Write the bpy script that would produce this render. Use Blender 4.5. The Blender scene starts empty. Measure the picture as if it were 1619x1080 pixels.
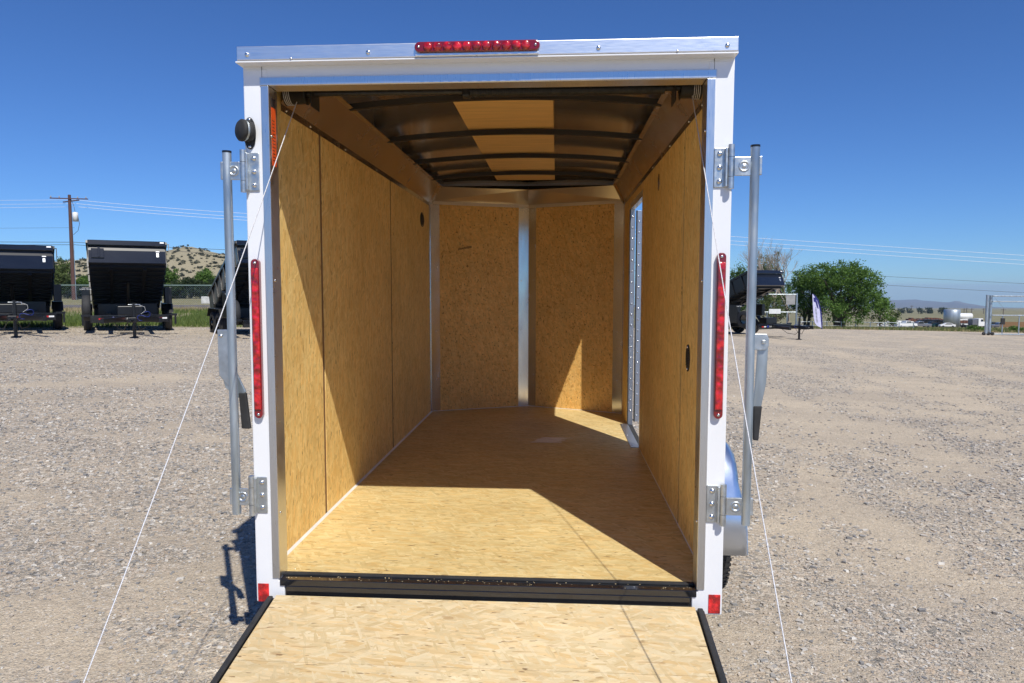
import bpy, bmesh, math, random
import numpy as np
from mathutils import Vector, Matrix
D = bpy.data
S = bpy.context.scene
C = S.collection
R = math.radians
random.seed(7); rng = np.random.default_rng(11)

# ------------------------------------------------------------------ camera
CP = np.array([0.27673, -2.70309, 1.15273]); YAW, PITCH, ROLL, FPX = -0.06285, -0.07498, 0.00122, 1129.7
_cy, _sy = math.cos(YAW), math.sin(YAW)
FW = np.array([_sy*math.cos(PITCH), _cy*math.cos(PITCH), math.sin(PITCH)])
RT = np.array([_cy, -_sy, 0.0]); UP = np.cross(RT, FW)
RT, UP = math.cos(ROLL)*RT+math.sin(ROLL)*UP, math.cos(ROLL)*UP-math.sin(ROLL)*RT
cam = D.objects.new('camera', D.cameras.new('camera')); C.objects.link(cam)
M = Matrix(((RT[0], UP[0], -FW[0], CP[0]), (RT[1], UP[1], -FW[1], CP[1]), (RT[2], UP[2], -FW[2], CP[2]), (0, 0, 0, 1)))
cam.matrix_world = M
cam.data.sensor_width = 36; cam.data.lens = FPX/1619*36
cam.data.clip_start = 0.05; cam.data.clip_end = 20000
S.camera = cam
S.render.engine = 'CYCLES'
S.cycles.max_bounces = 8; S.cycles.diffuse_bounces = 5; S.cycles.glossy_bounces = 4

# ------------------------------------------------------------------ light
SUN = Vector((-0.52, 1.0, -1.44)).normalized()       # travel direction of the light
sun = D.objects.new('sun', D.lights.new('sun', 'SUN')); C.objects.link(sun)
sun.data.energy = 4.9; sun.data.angle = R(0.53); sun.data.color = (1.0, 0.955, 0.865)
sun.rotation_euler = SUN.to_track_quat('-Z', 'Y').to_euler(); sun.location = (5, -8, 12)
w = D.worlds.new('World'); S.world = w; w.use_nodes = True
nt = w.node_tree; nt.nodes.clear()
sky = nt.nodes.new('ShaderNodeTexSky'); sky.sky_type = 'NISHITA'; sky.sun_disc = False
sky.sun_elevation = math.asin(-SUN.z); sky.sun_rotation = math.atan2(-SUN.x, -SUN.y)
sky.air_density = 1.0; sky.dust_density = 0.1; sky.ozone_density = 2.2; sky.altitude = 1500
bg = nt.nodes.new('ShaderNodeBackground'); bg.inputs['Strength'].default_value = 0.1
ow = nt.nodes.new('ShaderNodeOutputWorld')
tint = nt.nodes.new('ShaderNodeMix'); tint.data_type = 'RGBA'; tint.blend_type = 'MULTIPLY'; tint.inputs[0].default_value = 1
tint.inputs[7].default_value = (0.42, 0.70, 1.14, 1)      # deep, saturated blue of the photograph's clear sky
nt.links.new(sky.outputs[0], tint.inputs[6]); nt.links.new(tint.outputs[2], bg.inputs[0]); nt.links.new(bg.outputs[0], ow.inputs[0])
S.view_settings.view_transform = 'Standard'; S.view_settings.look = 'None'
S.view_settings.exposure = 0.0; S.view_settings.gamma = 1.0

# ------------------------------------------------------------------ helpers
def rayd(u, v): return FW+RT*(u-809.5)/FPX-UP*(v-540)/FPX
def at(u, v, depth):
    """world point standing `depth` metres ahead at that bearing"""
    return CP+rayd(u, v)*depth

def new_mat(name):
    m = D.materials.new(name); m.use_nodes = True
    return m, m.node_tree, m.node_tree.nodes['Principled BSDF']
def node(t, typ, **k):
    n = t.nodes.new(typ)
    for a, b in k.items():
        if a in n.inputs: n.inputs[a].default_value = b
        else: setattr(n, a, b)
    return n
def ramp(t, fac, stops):
    r = t.nodes.new('ShaderNodeValToRGB'); e = r.color_ramp.elements
    while len(e) < len(stops): e.new(0.5)
    for i, (p, c) in enumerate(stops):
        e[i].position = p; e[i].color = (c[0], c[1], c[2], 1) if len(c) == 3 else c
    t.links.new(fac, r.inputs[0]); return r
def mix(t, fac, a, b, mode='MIX'):
    n = t.nodes.new('ShaderNodeMix'); n.data_type = 'RGBA'; n.blend_type = mode
    for s, v in ((n.inputs[0], fac), (n.inputs[6], a), (n.inputs[7], b)):
        if isinstance(v, bpy.types.NodeSocket): t.links.new(v, s)
        elif isinstance(v, (int, float)): s.default_value = v
        else: s.default_value = (v[0], v[1], v[2], 1)
    return n.outputs[2]
def maths(t, op, a, b=0.5, clamp=False):
    n = t.nodes.new('ShaderNodeMath'); n.operation = op; n.use_clamp = clamp
    for s, v in ((n.inputs[0], a), (n.inputs[1], b)):
        if isinstance(v, bpy.types.NodeSocket): t.links.new(v, s)
        else: s.default_value = v
    return n.outputs[0]
def coords(t, scale=(1, 1, 1), rot=(0, 0, 0)):
    tc = t.nodes.new('ShaderNodeTexCoord'); mp = t.nodes.new('ShaderNodeMapping')
    mp.inputs['Scale'].default_value = scale; mp.inputs['Rotation'].default_value = rot
    t.links.new(tc.outputs['Object'], mp.inputs[0]); return mp.outputs[0]
def tex(t, kind, vec, **k):
    n = node(t, kind, **k); t.links.new(vec, n.inputs['Vector']); return n
def bump(t, b, h, strength=0.3, dist=0.01):
    n = t.nodes.new('ShaderNodeBump'); n.inputs['Strength'].default_value = strength; n.inputs['Distance'].default_value = dist
    t.links.new(h, n.inputs['Height']); t.links.new(n.outputs[0], b.inputs['Normal']); return n

def plain(name, col, rough=0.5, metal=0.0, var=0.12, vs=6.0, bs=0.0, bscale=60, stretch=(1, 1, 1), coat=0.0, rvar=0.0):
    m, t, b = new_mat(name)
    v = coords(t, stretch)
    n = tex(t, 'ShaderNodeTexNoise', v, Scale=vs, Detail=6.0)
    lo = [c*(1-var) for c in col]; hi = [min(1, c*(1+var)) for c in col]
    r = ramp(t, n.outputs['Fac'], [(0.3, lo), (0.7, hi)])
    t.links.new(r.outputs[0], b.inputs['Base Color'])
    b.inputs['Metallic'].default_value = metal; b.inputs['Roughness'].default_value = rough
    if coat: b.inputs['Coat Weight'].default_value = coat; b.inputs['Coat Roughness'].default_value = 0.08
    if rvar:
        n3 = tex(t, 'ShaderNodeTexNoise', v, Scale=vs*2.3, Detail=5.0)
        rr = ramp(t, n3.outputs['Fac'], [(0.3, (max(0.02, rough-rvar),)*3), (0.7, (rough+rvar,)*3)])
        t.links.new(rr.outputs[0], b.inputs['Roughness'])
    if bs:
        n2 = tex(t, 'ShaderNodeTexNoise', v, Scale=bscale, Detail=4.0); bump(t, b, n2.outputs['Fac'], bs, 0.002)
    return m

def osb(name, axis, base=(0.60, 0.43, 0.215), fleck=1.0, contrast=1.0):
    """oriented strand board: overlapping flat strands of differing tone, fine grain, dark resin flecks"""
    m, t, b = new_mat(name)
    B = np.array(base)
    sc = {'x': (9, 46, 40), 'z': (40, 46, 9), 'n': (34, 34, 34)}[axis]
    tones = [(0.0, B*np.array([.80, .74, .64])), (0.25, B*np.array([.95, .91, .84])), (0.5, B), (0.75, np.minimum(1, B*np.array([1.10, 1.12, 1.18]))), (1.0, np.minimum(1, B*np.array([1.20, 1.27, 1.42])))]
    col = None; hs = None
    for i, a in enumerate((0.0, 0.30, -0.52, 0.13, 1.1)):
        if axis == 'n': a = a*3
        rot = (0, 0, a) if axis == 'x' else ((a, 0, 0) if axis == 'z' else (0, a, 0))
        tc = t.nodes.new('ShaderNodeTexCoord'); mp = t.nodes.new('ShaderNodeMapping'); mp2 = t.nodes.new('ShaderNodeMapping')
        t.links.new(tc.outputs['Object'], mp.inputs[0]); t.links.new(mp.outputs[0], mp2.inputs[0])
        mp.inputs['Rotation'].default_value = rot; mp.inputs['Location'].default_value = (i*3.17, i*1.73, i*.91)
        k = 1+0.22*i; sx = list(sc)
        if axis == 'n': sx = [sc[0]*1.6, sc[1], sc[2]*.40]
        mp2.inputs['Scale'].default_value = [q*k for q in sx]
        vr = tex(t, 'ShaderNodeTexVoronoi', mp2.outputs[0], Scale=1.0, Randomness=1.0, distance='CHEBYCHEV')
        sep = t.nodes.new('ShaderNodeSeparateColor'); t.links.new(vr.outputs['Color'], sep.inputs[0])
        gp = t.nodes.new('ShaderNodeMapping'); t.links.new(mp2.outputs[0], gp.inputs[0]); gp.inputs['Scale'].default_value = {'x': (.7, 4.5, 1), 'z': (1, 4.5, .7), 'n': (4.5, 1, .7)}[axis]
        gn = tex(t, 'ShaderNodeTexNoise', gp.outputs[0], Scale=1.5, Detail=3.0, Roughness=0.6)
        v = maths(t, 'ADD', maths(t, 'MULTIPLY', maths(t, 'SUBTRACT', sep.outputs[0], 0.5), 0.75*contrast), maths(t, 'ADD', maths(t, 'MULTIPLY', maths(t, 'SUBTRACT', gn.outputs['Fac'], .5), 1.1), 0.5))
        c = ramp(t, v, tones).outputs[0]
        c = mix(t, maths(t, 'MULTIPLY', sep.outputs[2], 0.9), c, (1.03, .93, .78) if i % 2 else (0.93, .95, .95), 'MULTIPLY')
        if col is None: col = c; hs = v
        else:
            pick = maths(t, 'GREATER_THAN', sep.outputs[1], 0.60 if i < 4 else 0.86)
            col = mix(t, maths(t, 'MULTIPLY', pick, 0.85), col, c)
            mx = t.nodes.new('ShaderNodeMix'); t.links.new(pick, mx.inputs[0]); t.links.new(hs, mx.inputs[2]); t.links.new(maths(t, 'ADD', v, .25), mx.inputs[3]); hs = mx.outputs[0]
    big = tex(t, 'ShaderNodeTexNoise', coords(t), Scale=2.0, Detail=5.0, Roughness=0.6)
    bc = ramp(t, big.outputs['Fac'], [(0.3, (0.90, 0.885, 0.86)), (0.7, (1.07, 1.07, 1.07))])
    col = mix(t, 1.0, col, bc.outputs[0], 'MULTIPLY')
    fs = {'x': (20, 95, 50), 'z': (75, 110, 22), 'n': (75, 75, 48)}[axis]
    for k, (thr, dark, off) in enumerate(((0.70-.02*fleck, (.25, .17, .13), 0), (0.68-.02*fleck, (.55, .40, .28), 7.3))):
        nf = tex(t, 'ShaderNodeTexNoise', coords(t, [q*(1, .55)[k] for q in fs]), Scale=1.0, Detail=1.5, Roughness=0.55)
        ff = ramp(t, nf.outputs['Fac'], [(thr, (0, 0, 0)), (thr+.035, (1, 1, 1))])
        col = mix(t, maths(t, 'MULTIPLY', ff.outputs[0], (0.85, .5)[k]), col, B*np.array(dark))
    dn = tex(t, 'ShaderNodeTexNoise', coords(t, (1.0, 1.6, 1.3)), Scale=4.5, Detail=7.0, Roughness=0.72, Distortion=0.6)
    dr = ramp(t, dn.outputs['Fac'], [(0.56, (0, 0, 0)), (0.72, (1, 1, 1))])
    col = mix(t, maths(t, 'MULTIPLY', dr.outputs[0], 0.35), col, B*np.array([.62, .64, .74]))
    t.links.new(col, b.inputs['Base Color'])
    b.inputs['Roughness'].default_value = 0.55; b.inputs['Specular IOR Level'].default_value = 0.3
    bump(t, b, hs, 0.25, 0.002)
    return m

MT = {}
MT['osb_floor'] = osb('osb_floor', 'x', (0.63, 0.49, 0.235), 0.6, 1.0)
MT['osb_ramp'] = osb('osb_ramp', 'x', (0.635, 0.505, 0.30), 0.5, 0.95)
MT['osb_wall'] = osb('osb_wall', 'z', (0.83, 0.585, 0.225), 1.5, 0.95)
MT['osb_front'] = osb('osb_front', 'n', (0.80, 0.49, 0.16), 2.0, 1.0)
MT['wood_gap'] = plain('wood_gap', (0.22, 0.12, 0.05), 0.8)
MT['luan'] = plain('luan', (0.80, 0.51, 0.19), 0.6, var=0.12, vs=3, stretch=(1, 9, 1))
MT['white'] = plain('white_paint', (0.80, 0.81, 0.83), 0.28, var=0.02, coat=0.4, vs=3)
MT['alu'] = plain('brushed_aluminium', (0.72, 0.73, 0.74), 0.32, 1.0, 0.04, 10, 0.03, 30, (30, 1, 1), rvar=0.05)
MT['alu_bar'] = plain('mill_aluminium_bar', (0.86, 0.87, 0.88), 0.36, 1.0, 0.05, 8, 0.05, 40, (1, 30, 40), rvar=0.06)
MT['alu_v'] = plain('aluminium_sheet', (0.66, 0.66, 0.66), 0.22, 1.0, 0.07, 5, 0.06, 30, (1, 1, 0.3), rvar=0.06)
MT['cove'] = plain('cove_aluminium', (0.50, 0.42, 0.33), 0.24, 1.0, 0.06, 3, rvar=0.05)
MT['door_metal'] = plain('door_frame_metal', (0.40, 0.42, 0.46), 0.4, 0.9, 0.08, 9)
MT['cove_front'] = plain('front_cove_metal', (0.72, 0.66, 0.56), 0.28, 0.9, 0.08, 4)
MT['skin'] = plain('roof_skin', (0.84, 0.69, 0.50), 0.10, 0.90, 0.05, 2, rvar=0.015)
MT['black'] = plain('black_steel', (0.008, 0.008, 0.009), 0.35, 0.0, 0.3, 20, coat=0.2)
MT['black_gloss'] = plain('black_gloss_paint', (0.010, 0.011, 0.014), 0.10, 0.0, 0.3, 2, coat=0.8)
MT['rib'] = plain('black_roof_rib', (0.012, 0.011, 0.010), 0.5)
MT['rubber'] = plain('rubber', (0.025, 0.025, 0.026), 0.75, 0, 0.25, 30, 0.3, 90)
MT['zinc'] = plain('zinc_plate', (0.56, 0.59, 0.60), 0.42, 0.95, 0.2, 22, 0.2, 70, rvar=0.1)
MT['galv'] = plain('galvanised_pipe', (0.46, 0.51, 0.54), 0.42, 0.85, 0.3, 16, 0.3, 60, (1, 1, 0.2), rvar=0.14)
MT['fender'] = plain('fender_aluminium', (0.62, 0.68, 0.78), 0.30, 0.95, 0.05, 6, 0.05, 120, rvar=0.03)
MT['caulk'] = plain('caulk', (0.72, 0.71, 0.68), 0.5, var=0.1, bs=0.4)
MT['screw'] = plain('screw_steel', (0.75, 0.75, 0.75), 0.2, 1.0, 0.2, 200)
MT['cable'] = plain('wire_rope', (0.62, 0.62, 0.64), 0.45, 0.4, 0.2, 300)
MT['coil'] = plain('spring_steel', (0.035, 0.033, 0.030), 0.35, 0.6, 0.3, 60)
MT['orange'] = plain('orange_label', (0.78, 0.10, 0.015), 0.45, var=0.08, vs=60)
MT['ink'] = plain('label_ink', (0.03, 0.02, 0.02), 0.6)
MT['glass'] = plain('vehicle_glass', (0.02, 0.028, 0.035), 0.08, 0, 0.1)
MT['redwhite_r'] = plain('tape_red', (0.55, 0.02, 0.02), 0.3)
MT['redwhite_w'] = plain('tape_white', (0.8, 0.8, 0.8), 0.3)
MT['white_flat'] = plain('white_enamel', (0.78, 0.78, 0.77), 0.4, var=0.05)
MT['grey_paint'] = plain('grey_car_paint', (0.20, 0.20, 0.23), 0.25, 0.3, coat=0.5)
MT['blue_coil'] = plain('blue_cord', (0.012, 0.03, 0.22), 0.4)
MT['creosote'] = plain('creosote_wood', (0.10, 0.050, 0.042), 0.85, var=0.3, vs=8, stretch=(6, 6, .6), bs=.3)
MT['wire'] = plain('power_wire', (0.88, 0.88, 0.90), 0.5, 0.0)
MT['wire_dark'] = plain('dark_wire', (0.06, 0.06, 0.07), 0.6)
MT['bark'] = plain('bark', (0.12, 0.09, 0.065), 0.9, var=0.35, vs=14, bs=.5)
MT['bark_pale'] = plain('pale_bark', (0.32, 0.27, 0.23), 0.9, var=0.25, vs=14)
MT['tank'] = plain('galvanised_tank', (0.42, 0.47, 0.50), 0.45, 0.6, 0.2, 1.2, stretch=(1, 1, .2))
MT['banner'] = plain('banner_cloth', (0.55, 0.55, 0.74), 0.7)
MT['banner_dark'] = plain('banner_navy', (0.02, 0.02, 0.16), 0.6)
MT['sign_grey'] = plain('grey_sign_board', (0.33, 0.32, 0.31), 0.6)
MT['asphalt'] = plain('asphalt', (0.12, 0.105, 0.10), 0.9, var=0.2, vs=2)
MT['concrete'] = plain('chalky_concrete', (0.62, 0.61, 0.58), 0.8, var=.2, vs=3)
MT['rust'] = plain('rusty_steel', (0.14, 0.055, 0.03), 0.8, var=.3)
MT['scuff'] = plain('scuffed_label', (0.93, 0.85, 0.74), 0.45, 0.0, var=0.22, vs=14, stretch=(1, 14, 1), coat=0.6)
MT['green_paint'] = plain('green_paint', (0.03, 0.09, 0.05), 0.5)

def red_lens(name, col=(0.42, 0.004, 0.008), scale=55):
    m, t, b = new_mat(name)
    v = coords(t); vo = tex(t, 'ShaderNodeTexVoronoi', v, Scale=scale)
    n = tex(t, 'ShaderNodeTexNoise', v, Scale=38, Detail=2.0)
    r = ramp(t, n.outputs['Fac'], [(0.36, [c*0.45 for c in col]), (0.52, col), (0.66, (min(1, col[0]*1.6), col[1]*2+0.004, col[2]*2+.004))])
    t.links.new(r.outputs[0], b.inputs['Base Color'])
    b.inputs['Roughness'].default_value = 0.22; b.inputs['Coat Weight'].default_value = 1.0; b.inputs['Coat Roughness'].default_value = 0.05
    bump(t, b, vo.outputs['Distance'], 0.5, 0.004); return m
MT['red_lens'] = red_lens('red_lens')
MT['red_dark'] = plain('dark_red_plastic', (0.20, 0.004, 0.010), 0.25, coat=0.8)
MT['reflector'] = red_lens('red_reflector', (0.62, 0.012, 0.012), 240)

def leaf_mat(name, lo, hi, trans=0.3):
    m, t, b = new_mat(name)
    v = coords(t); n = tex(t, 'ShaderNodeTexNoise', v, Scale=1.7, Detail=4.0)
    g = t.nodes.new('ShaderNodeNewGeometry')
    f = maths(t, 'ADD', maths(t, 'MULTIPLY', g.outputs['Random Per Island'], 0.6), maths(t, 'MULTIPLY', n.outputs['Fac'], 0.5))
    r = ramp(t, f, [(0.2, lo), (0.85, hi)])
    t.links.new(r.outputs[0], b.inputs['Base Color']); b.inputs['Roughness'].default_value = 0.6
    b.inputs['Specular IOR Level'].default_value = 0.25
    tr = t.nodes.new('ShaderNodeBsdfTranslucent'); t.links.new(r.outputs[0], tr.inputs[0])
    ms = t.nodes.new('ShaderNodeMixShader'); ms.inputs[0].default_value = trans
    t.links.new(b.outputs[0], ms.inputs[1]); t.links.new(tr.outputs[0], ms.inputs[2])
    t.links.new(ms.outputs[0], t.nodes['Material Output'].inputs['Surface']); return m
MT['leaf'] = leaf_mat('leaf_green', (0.045, 0.105, 0.018), (0.16, 0.27, 0.055), 0.38)
MT['leaf_olive'] = leaf_mat('leaf_olive', (0.06, 0.095, 0.028), (0.18, 0.23, 0.075), 0.35)
MT['leaf_dark'] = leaf_mat('leaf_dark', (0.015, 0.035, 0.010), (0.05, 0.075, 0.028))
MT['grass'] = leaf_mat('grass_blade', (0.07, 0.12, 0.025), (0.17, 0.22, 0.06), 0.25)
MT['dry_grass'] = leaf_mat('dry_grass_blade', (0.26, 0.21, 0.10), (0.42, 0.35, 0.19), 0.2)
MT['scrub'] = leaf_mat('scrub', (0.030, 0.036, 0.02), (0.07, 0.075, 0.045), 0.0)

# ---- mesh collector
class MB:
    def __init__(s): s.v = []; s.f = []; s.sm = []
    def add(s, vs, fs, smooth=False):
        n = len(s.v); s.v += [tuple(map(float, p)) for p in vs]
        s.f += [tuple(i+n for i in f) for f in fs]; s.sm += [smooth]*len(fs); return s
    def box(s, x0, x1, y0, y1, z0, z1, rot=None, piv=None):
        x0, x1 = min(x0, x1), max(x0, x1); y0, y1 = min(y0, y1), max(y0, y1); z0, z1 = min(z0, z1), max(z0, z1)
        P = [Vector(p) for p in ((x0, y0, z0), (x1, y0, z0), (x1, y1, z0), (x0, y1, z0), (x0, y0, z1), (x1, y0, z1), (x1, y1, z1), (x0, y1, z1))]
        if rot is not None:
            pv = Vector(piv) if piv is not None else Vector(((x0+x1)/2, (y0+y1)/2, (z0+z1)/2))
            P = [rot @ (p-pv)+pv for p in P]
        return s.add(P, [(3, 2, 1, 0), (4, 5, 6, 7), (0, 1, 5, 4), (1, 2, 6, 5), (2, 3, 7, 6), (3, 0, 4, 7)])
    def tube(s, pts, r, n=12, cap=True, smooth=True):
        pts = [Vector(p) for p in pts]; rr = r if hasattr(r, '__len__') else [r]*len(pts)
        vs = []; fs = []; a = None
        for i, p in enumerate(pts):
            d = (pts[min(i+1, len(pts)-1)]-pts[max(i-1, 0)]).normalized()
            if a is None: a = d.orthogonal().normalized()
            a = (a-d*a.dot(d)).normalized(); b = d.cross(a)
            for k in range(n):
                t = 2*math.pi*k/n; vs.append(p+(a*math.cos(t)+b*math.sin(t))*rr[i])
        for i in range(len(pts)-1):
            for k in range(n):
                k2 = (k+1) % n; fs.append((i*n+k, i*n+k2, (i+1)*n+k2, (i+1)*n+k))
        s.add(vs, fs, smooth)
        if cap:
            s.add(vs[:n], [tuple(reversed(range(n)))]); s.add(vs[-n:], [tuple(range(n))])
        return s
    def prism(s, poly, axis, a0, a1, smooth=False):
        """poly: 2-D outline in the two other axes, extruded from a0 to a1 along axis"""
        def p3(u, v, a): return {'x': (a, u, v), 'y': (u, a, v), 'z': (u, v, a)}[axis]
        n = len(poly); vs = [p3(u, v, a0) for u, v in poly]+[p3(u, v, a1) for u, v in poly]
        fs = [(i, (i+1) % n, n+(i+1) % n, n+i) for i in range(n)]
        s.add(vs, fs, smooth); m = len(s.v)-2*n
        s.f += [tuple(m+i for i in reversed(range(n))), tuple(m+n+i for i in range(n))]; s.sm += [False, False]; return s
    def lathe(s, prof, c, axis, n=32, smooth=True):
        """prof: (offset along axis, radius)"""
        ax = Vector(axis).normalized(); a = ax.orthogonal().normalized(); b = ax.cross(a); c = Vector(c)
        vs = [c+ax*h+(a*math.cos(2*math.pi*k/n)+b*math.sin(2*math.pi*k/n))*r for h, r in prof for k in range(n)]
        fs = [(i*n+k, i*n+(k+1) % n, (i+1)*n+(k+1) % n, (i+1)*n+k) for i in range(len(prof)-1) for k in range(n)]
        return s.add(vs, fs, smooth)
    def disc(s, c, axis, r, n=20):
        ax = Vector(axis).normalized(); a = ax.orthogonal().normalized(); b = ax.cross(a); c = Vector(c)
        return s.add([c+(a*math.cos(2*math.pi*k/n)+b*math.sin(2*math.pi*k/n))*r for k in range(n)], [tuple(range(n))])
    def build(s, name, mat, parent=None, off=(0, 0, 0), bev=0.0, label=None, fix=True):
        me = D.meshes.new(name)
        o3 = np.array(off, dtype=float)
        V = np.array(s.v, dtype=float).reshape(-1, 3)-o3
        me.from_pydata([tuple(x) for x in V], [], s.f)
        me.polygons.foreach_set('use_smooth', s.sm); me.update()
        if fix:
            bm = bmesh.new(); bm.from_mesh(me); bmesh.ops.recalc_face_normals(bm, faces=bm.faces); bm.to_mesh(me); bm.free()
        o = D.objects.new(name, me); C.objects.link(o)
        if mat: me.materials.append(MT[mat] if isinstance(mat, str) else mat)
        if parent is not None: o.parent = parent
        if bev:
            b = o.modifiers.new('bevel', 'BEVEL'); b.width = bev; b.segments = 2; b.limit_method = 'ANGLE'; b.angle_limit = R(40)
        if label: o['label'] = label
        return o
def fast_mesh(name, V, F, mat, parent=None, smooth=False, attr=None):
    me = D.meshes.new(name); k = F.shape[1]
    me.vertices.add(len(V)); me.vertices.foreach_set('co', V.astype(np.float32).ravel())
    me.loops.add(F.size); me.loops.foreach_set('vertex_index', F.astype(np.int32).ravel())
    me.polygons.add(len(F)); me.polygons.foreach_set('loop_start', np.arange(0, F.size, k, dtype=np.int32))
    me.polygons.foreach_set('use_smooth', np.full(len(F), smooth)); me.update(calc_edges=True)
    if attr is not None:
        a = me.attributes.new('tone', 'FLOAT', 'POINT'); a.data.foreach_set('value', attr.astype(np.float32))
    o = D.objects.new(name, me); C.objects.link(o); me.materials.append(MT[mat] if isinstance(mat, str) else mat)
    if parent is not None: o.parent = parent
    return o
def tag(o, label, cat, group=None):
    o['label'] = label; o['category'] = cat
    if group: o['group'] = group
    return o
def thing(name, loc, label, cat, group=None, rz=0.0):
    o = D.objects.new(name, None); C.objects.link(o); o.location = loc; o.rotation_euler = (0, 0, rz); o.empty_display_size = 0.2
    return tag(o, label, cat, group)
def copy_tree(o, parent=None):
    kids = list(o.children); c = o.copy(); C.objects.link(c); c.parent = parent
    for ch in kids: copy_tree(ch, c)
    return c
def text_mesh(txt, size, name, mat, parent, loc, rot, label=None):
    cu = D.curves.new('t', 'FONT'); cu.body = txt; cu.size = size; cu.align_x = 'CENTER'; cu.align_y = 'CENTER'; cu.extrude = 0.001
    o = D.objects.new('t', cu); C.objects.link(o); bpy.context.view_layer.update()
    me = D.meshes.new_from_object(o.evaluated_get(bpy.context.evaluated_depsgraph_get()))
    D.objects.remove(o); q = D.objects.new(name, me); C.objects.link(q); me.materials.clear(); me.materials.append(MT[mat])
    q.location = loc; q.rotation_euler = rot; q.parent = parent
    if label: q['label'] = label
    return q

# ------------------------------------------------------------------ terrain
GZ0, GA, GB = -0.45, -0.0053, -0.0309
def vnoise(x, y, seed=0):
    xi = np.floor(x).astype(np.int64); yi = np.floor(y).astype(np.int64); fx = x-xi; fy = y-yi
    def h(a, b):
        n = (a*374761393+b*668265263+seed*1442695041) & 0xffffffff
        n = ((n ^ (n >> 13))*1274126177) & 0xffffffff
        return ((n ^ (n >> 16)) & 0xffff)/65535.0
    u = fx*fx*(3-2*fx); v = fy*fy*(3-2*fy)
    return (h(xi, yi)*(1-u)+h(xi+1, yi)*u)*(1-v)+(h(xi, yi+1)*(1-u)+h(xi+1, yi+1)*u)*v
def fbm(x, y, seed=0, o=4):
    s = 0; a = 0.5
    for i in range(o): s = s+a*vnoise(x*2**i+i*17.3, y*2**i-i*9.1, seed+i); a *= 0.5
    return s/(1-0.5**o)
FH = np.array([FW[0], FW[1]])/math.hypot(FW[0], FW[1])
def bearing(x, y):
    dx = x-CP[0]; dy = y-CP[1]; t = dx*FH[0]+dy*FH[1]; l = dx*RT[0]+dy*RT[1]
    return t, 809.5+FPX*l/np.maximum(t, 0.5)
def edge_depth(u): return np.interp(u, [-900, 0, 200, 400, 1150, 1300, 1619, 2400], [18, 21, 22.9, 25, 36, 40, 44, 50])
LD = [30, 37, 41, 54, 70, 150, 260]; LR = [503.5, 491, 486, 474, 468, 462, 452]
RD = [60, 120, 240, 300, 420, 700, 1300, 2600, 9000]; RR = [518, 517.5, 516.8, 511, 504, 496, 490.5, 487.2, 486]
HU = [-900, -100, 0, 90, 140, 200, 262, 300, 350, 400, 500, 700, 1000]; HR = [440, 428, 420, 416, 413, 406, 401, 391, 401, 414, 436, 448, 454]
def gz(x, y):
    x = np.asarray(x, float); y = np.asarray(y, float)
    t, u = bearing(x, y)
    pl = GZ0+GA*y+GB*x
    pl = np.clip(pl, -6, 3)
    uc = np.clip(u, -1500, 2600); de = edge_depth(uc)
    ex = CP[0]+(x-CP[0])*de/np.maximum(t, 1e-3); ey = CP[1]+(y-CP[1])*de/np.maximum(t, 1e-3)
    ze = GZ0+GA*ey+GB*ex
    def prof(Ds, Rs):
        zs = [CP[2]-(np.asarray(r)-455)/FPX*d for d, r in zip(Ds, Rs)]
        z = ze+0.0*t; pd = de; pz = ze
        for d, zz in zip(Ds, zs):
            k = np.clip((t-pd)/np.maximum(d-pd, 1e-3), 0, 1); z = np.where(t > pd, pz*(1-k)+zz*k, z); pd = d+0*t; pz = zz+0*t
        return z
    hr = np.interp(uc, HU, HR)
    zl = prof(LD, LR)
    zc = CP[2]-(hr-455)/FPX*460
    k = np.clip((t-260)/200, 0, 1); k = k*k*(3-2*k)
    base = CP[2]-(452-455)/FPX*260
    zl = np.where(t > 260, base+(zc-base)*k, zl)
    k2 = np.clip((t-460)/500, 0, 1); zl = np.where(t > 460, zc*(1-k2)+(-25)*k2, zl)
    zr = prof(RD, RR)
    s = np.clip((uc-480)/600, 0, 1); s = s*s*(3-2*s)
    z = np.where(t > de, zl*(1-s)+zr*s, pl)
    z = z+np.where(t > de+4, (fbm(x*0.02, y*0.02, 5)-.5)*np.clip((t-60)/300, 0, 1)*4*(1-s*.8), 0)
    return z
def gzf(x, y): return float(gz(np.array([x]), np.array([y]))[0])
def gravel_mask(x, y):
    """0 = packed pale dust, 1 = loose gravel; wheel tracks run fore and aft on the right of the trailer"""
    a = 0.35; xs = x*math.cos(a)+y*math.sin(a); ys = -x*math.sin(a)+y*math.cos(a)
    wx = x+.5*fbm(x*.3, y*.3, 41)
    left = fbm(xs*0.55, ys*1.2, 21)*0.55+fbm(x*2.3, y*2.9, 33)*0.45+.10
    right = fbm(wx*1.5, y*0.33, 27)*0.6+fbm(x*2.6, y*2.2, 35)*0.4-.01
    k = np.clip((x-.2)/1.5, 0, 1); m = left*(1-k)+right*k+np.clip((y-6)/14, 0, 1)*.07
    return 0.06+0.94*np.clip((m-0.40)/0.22, 0, 1)

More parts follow.
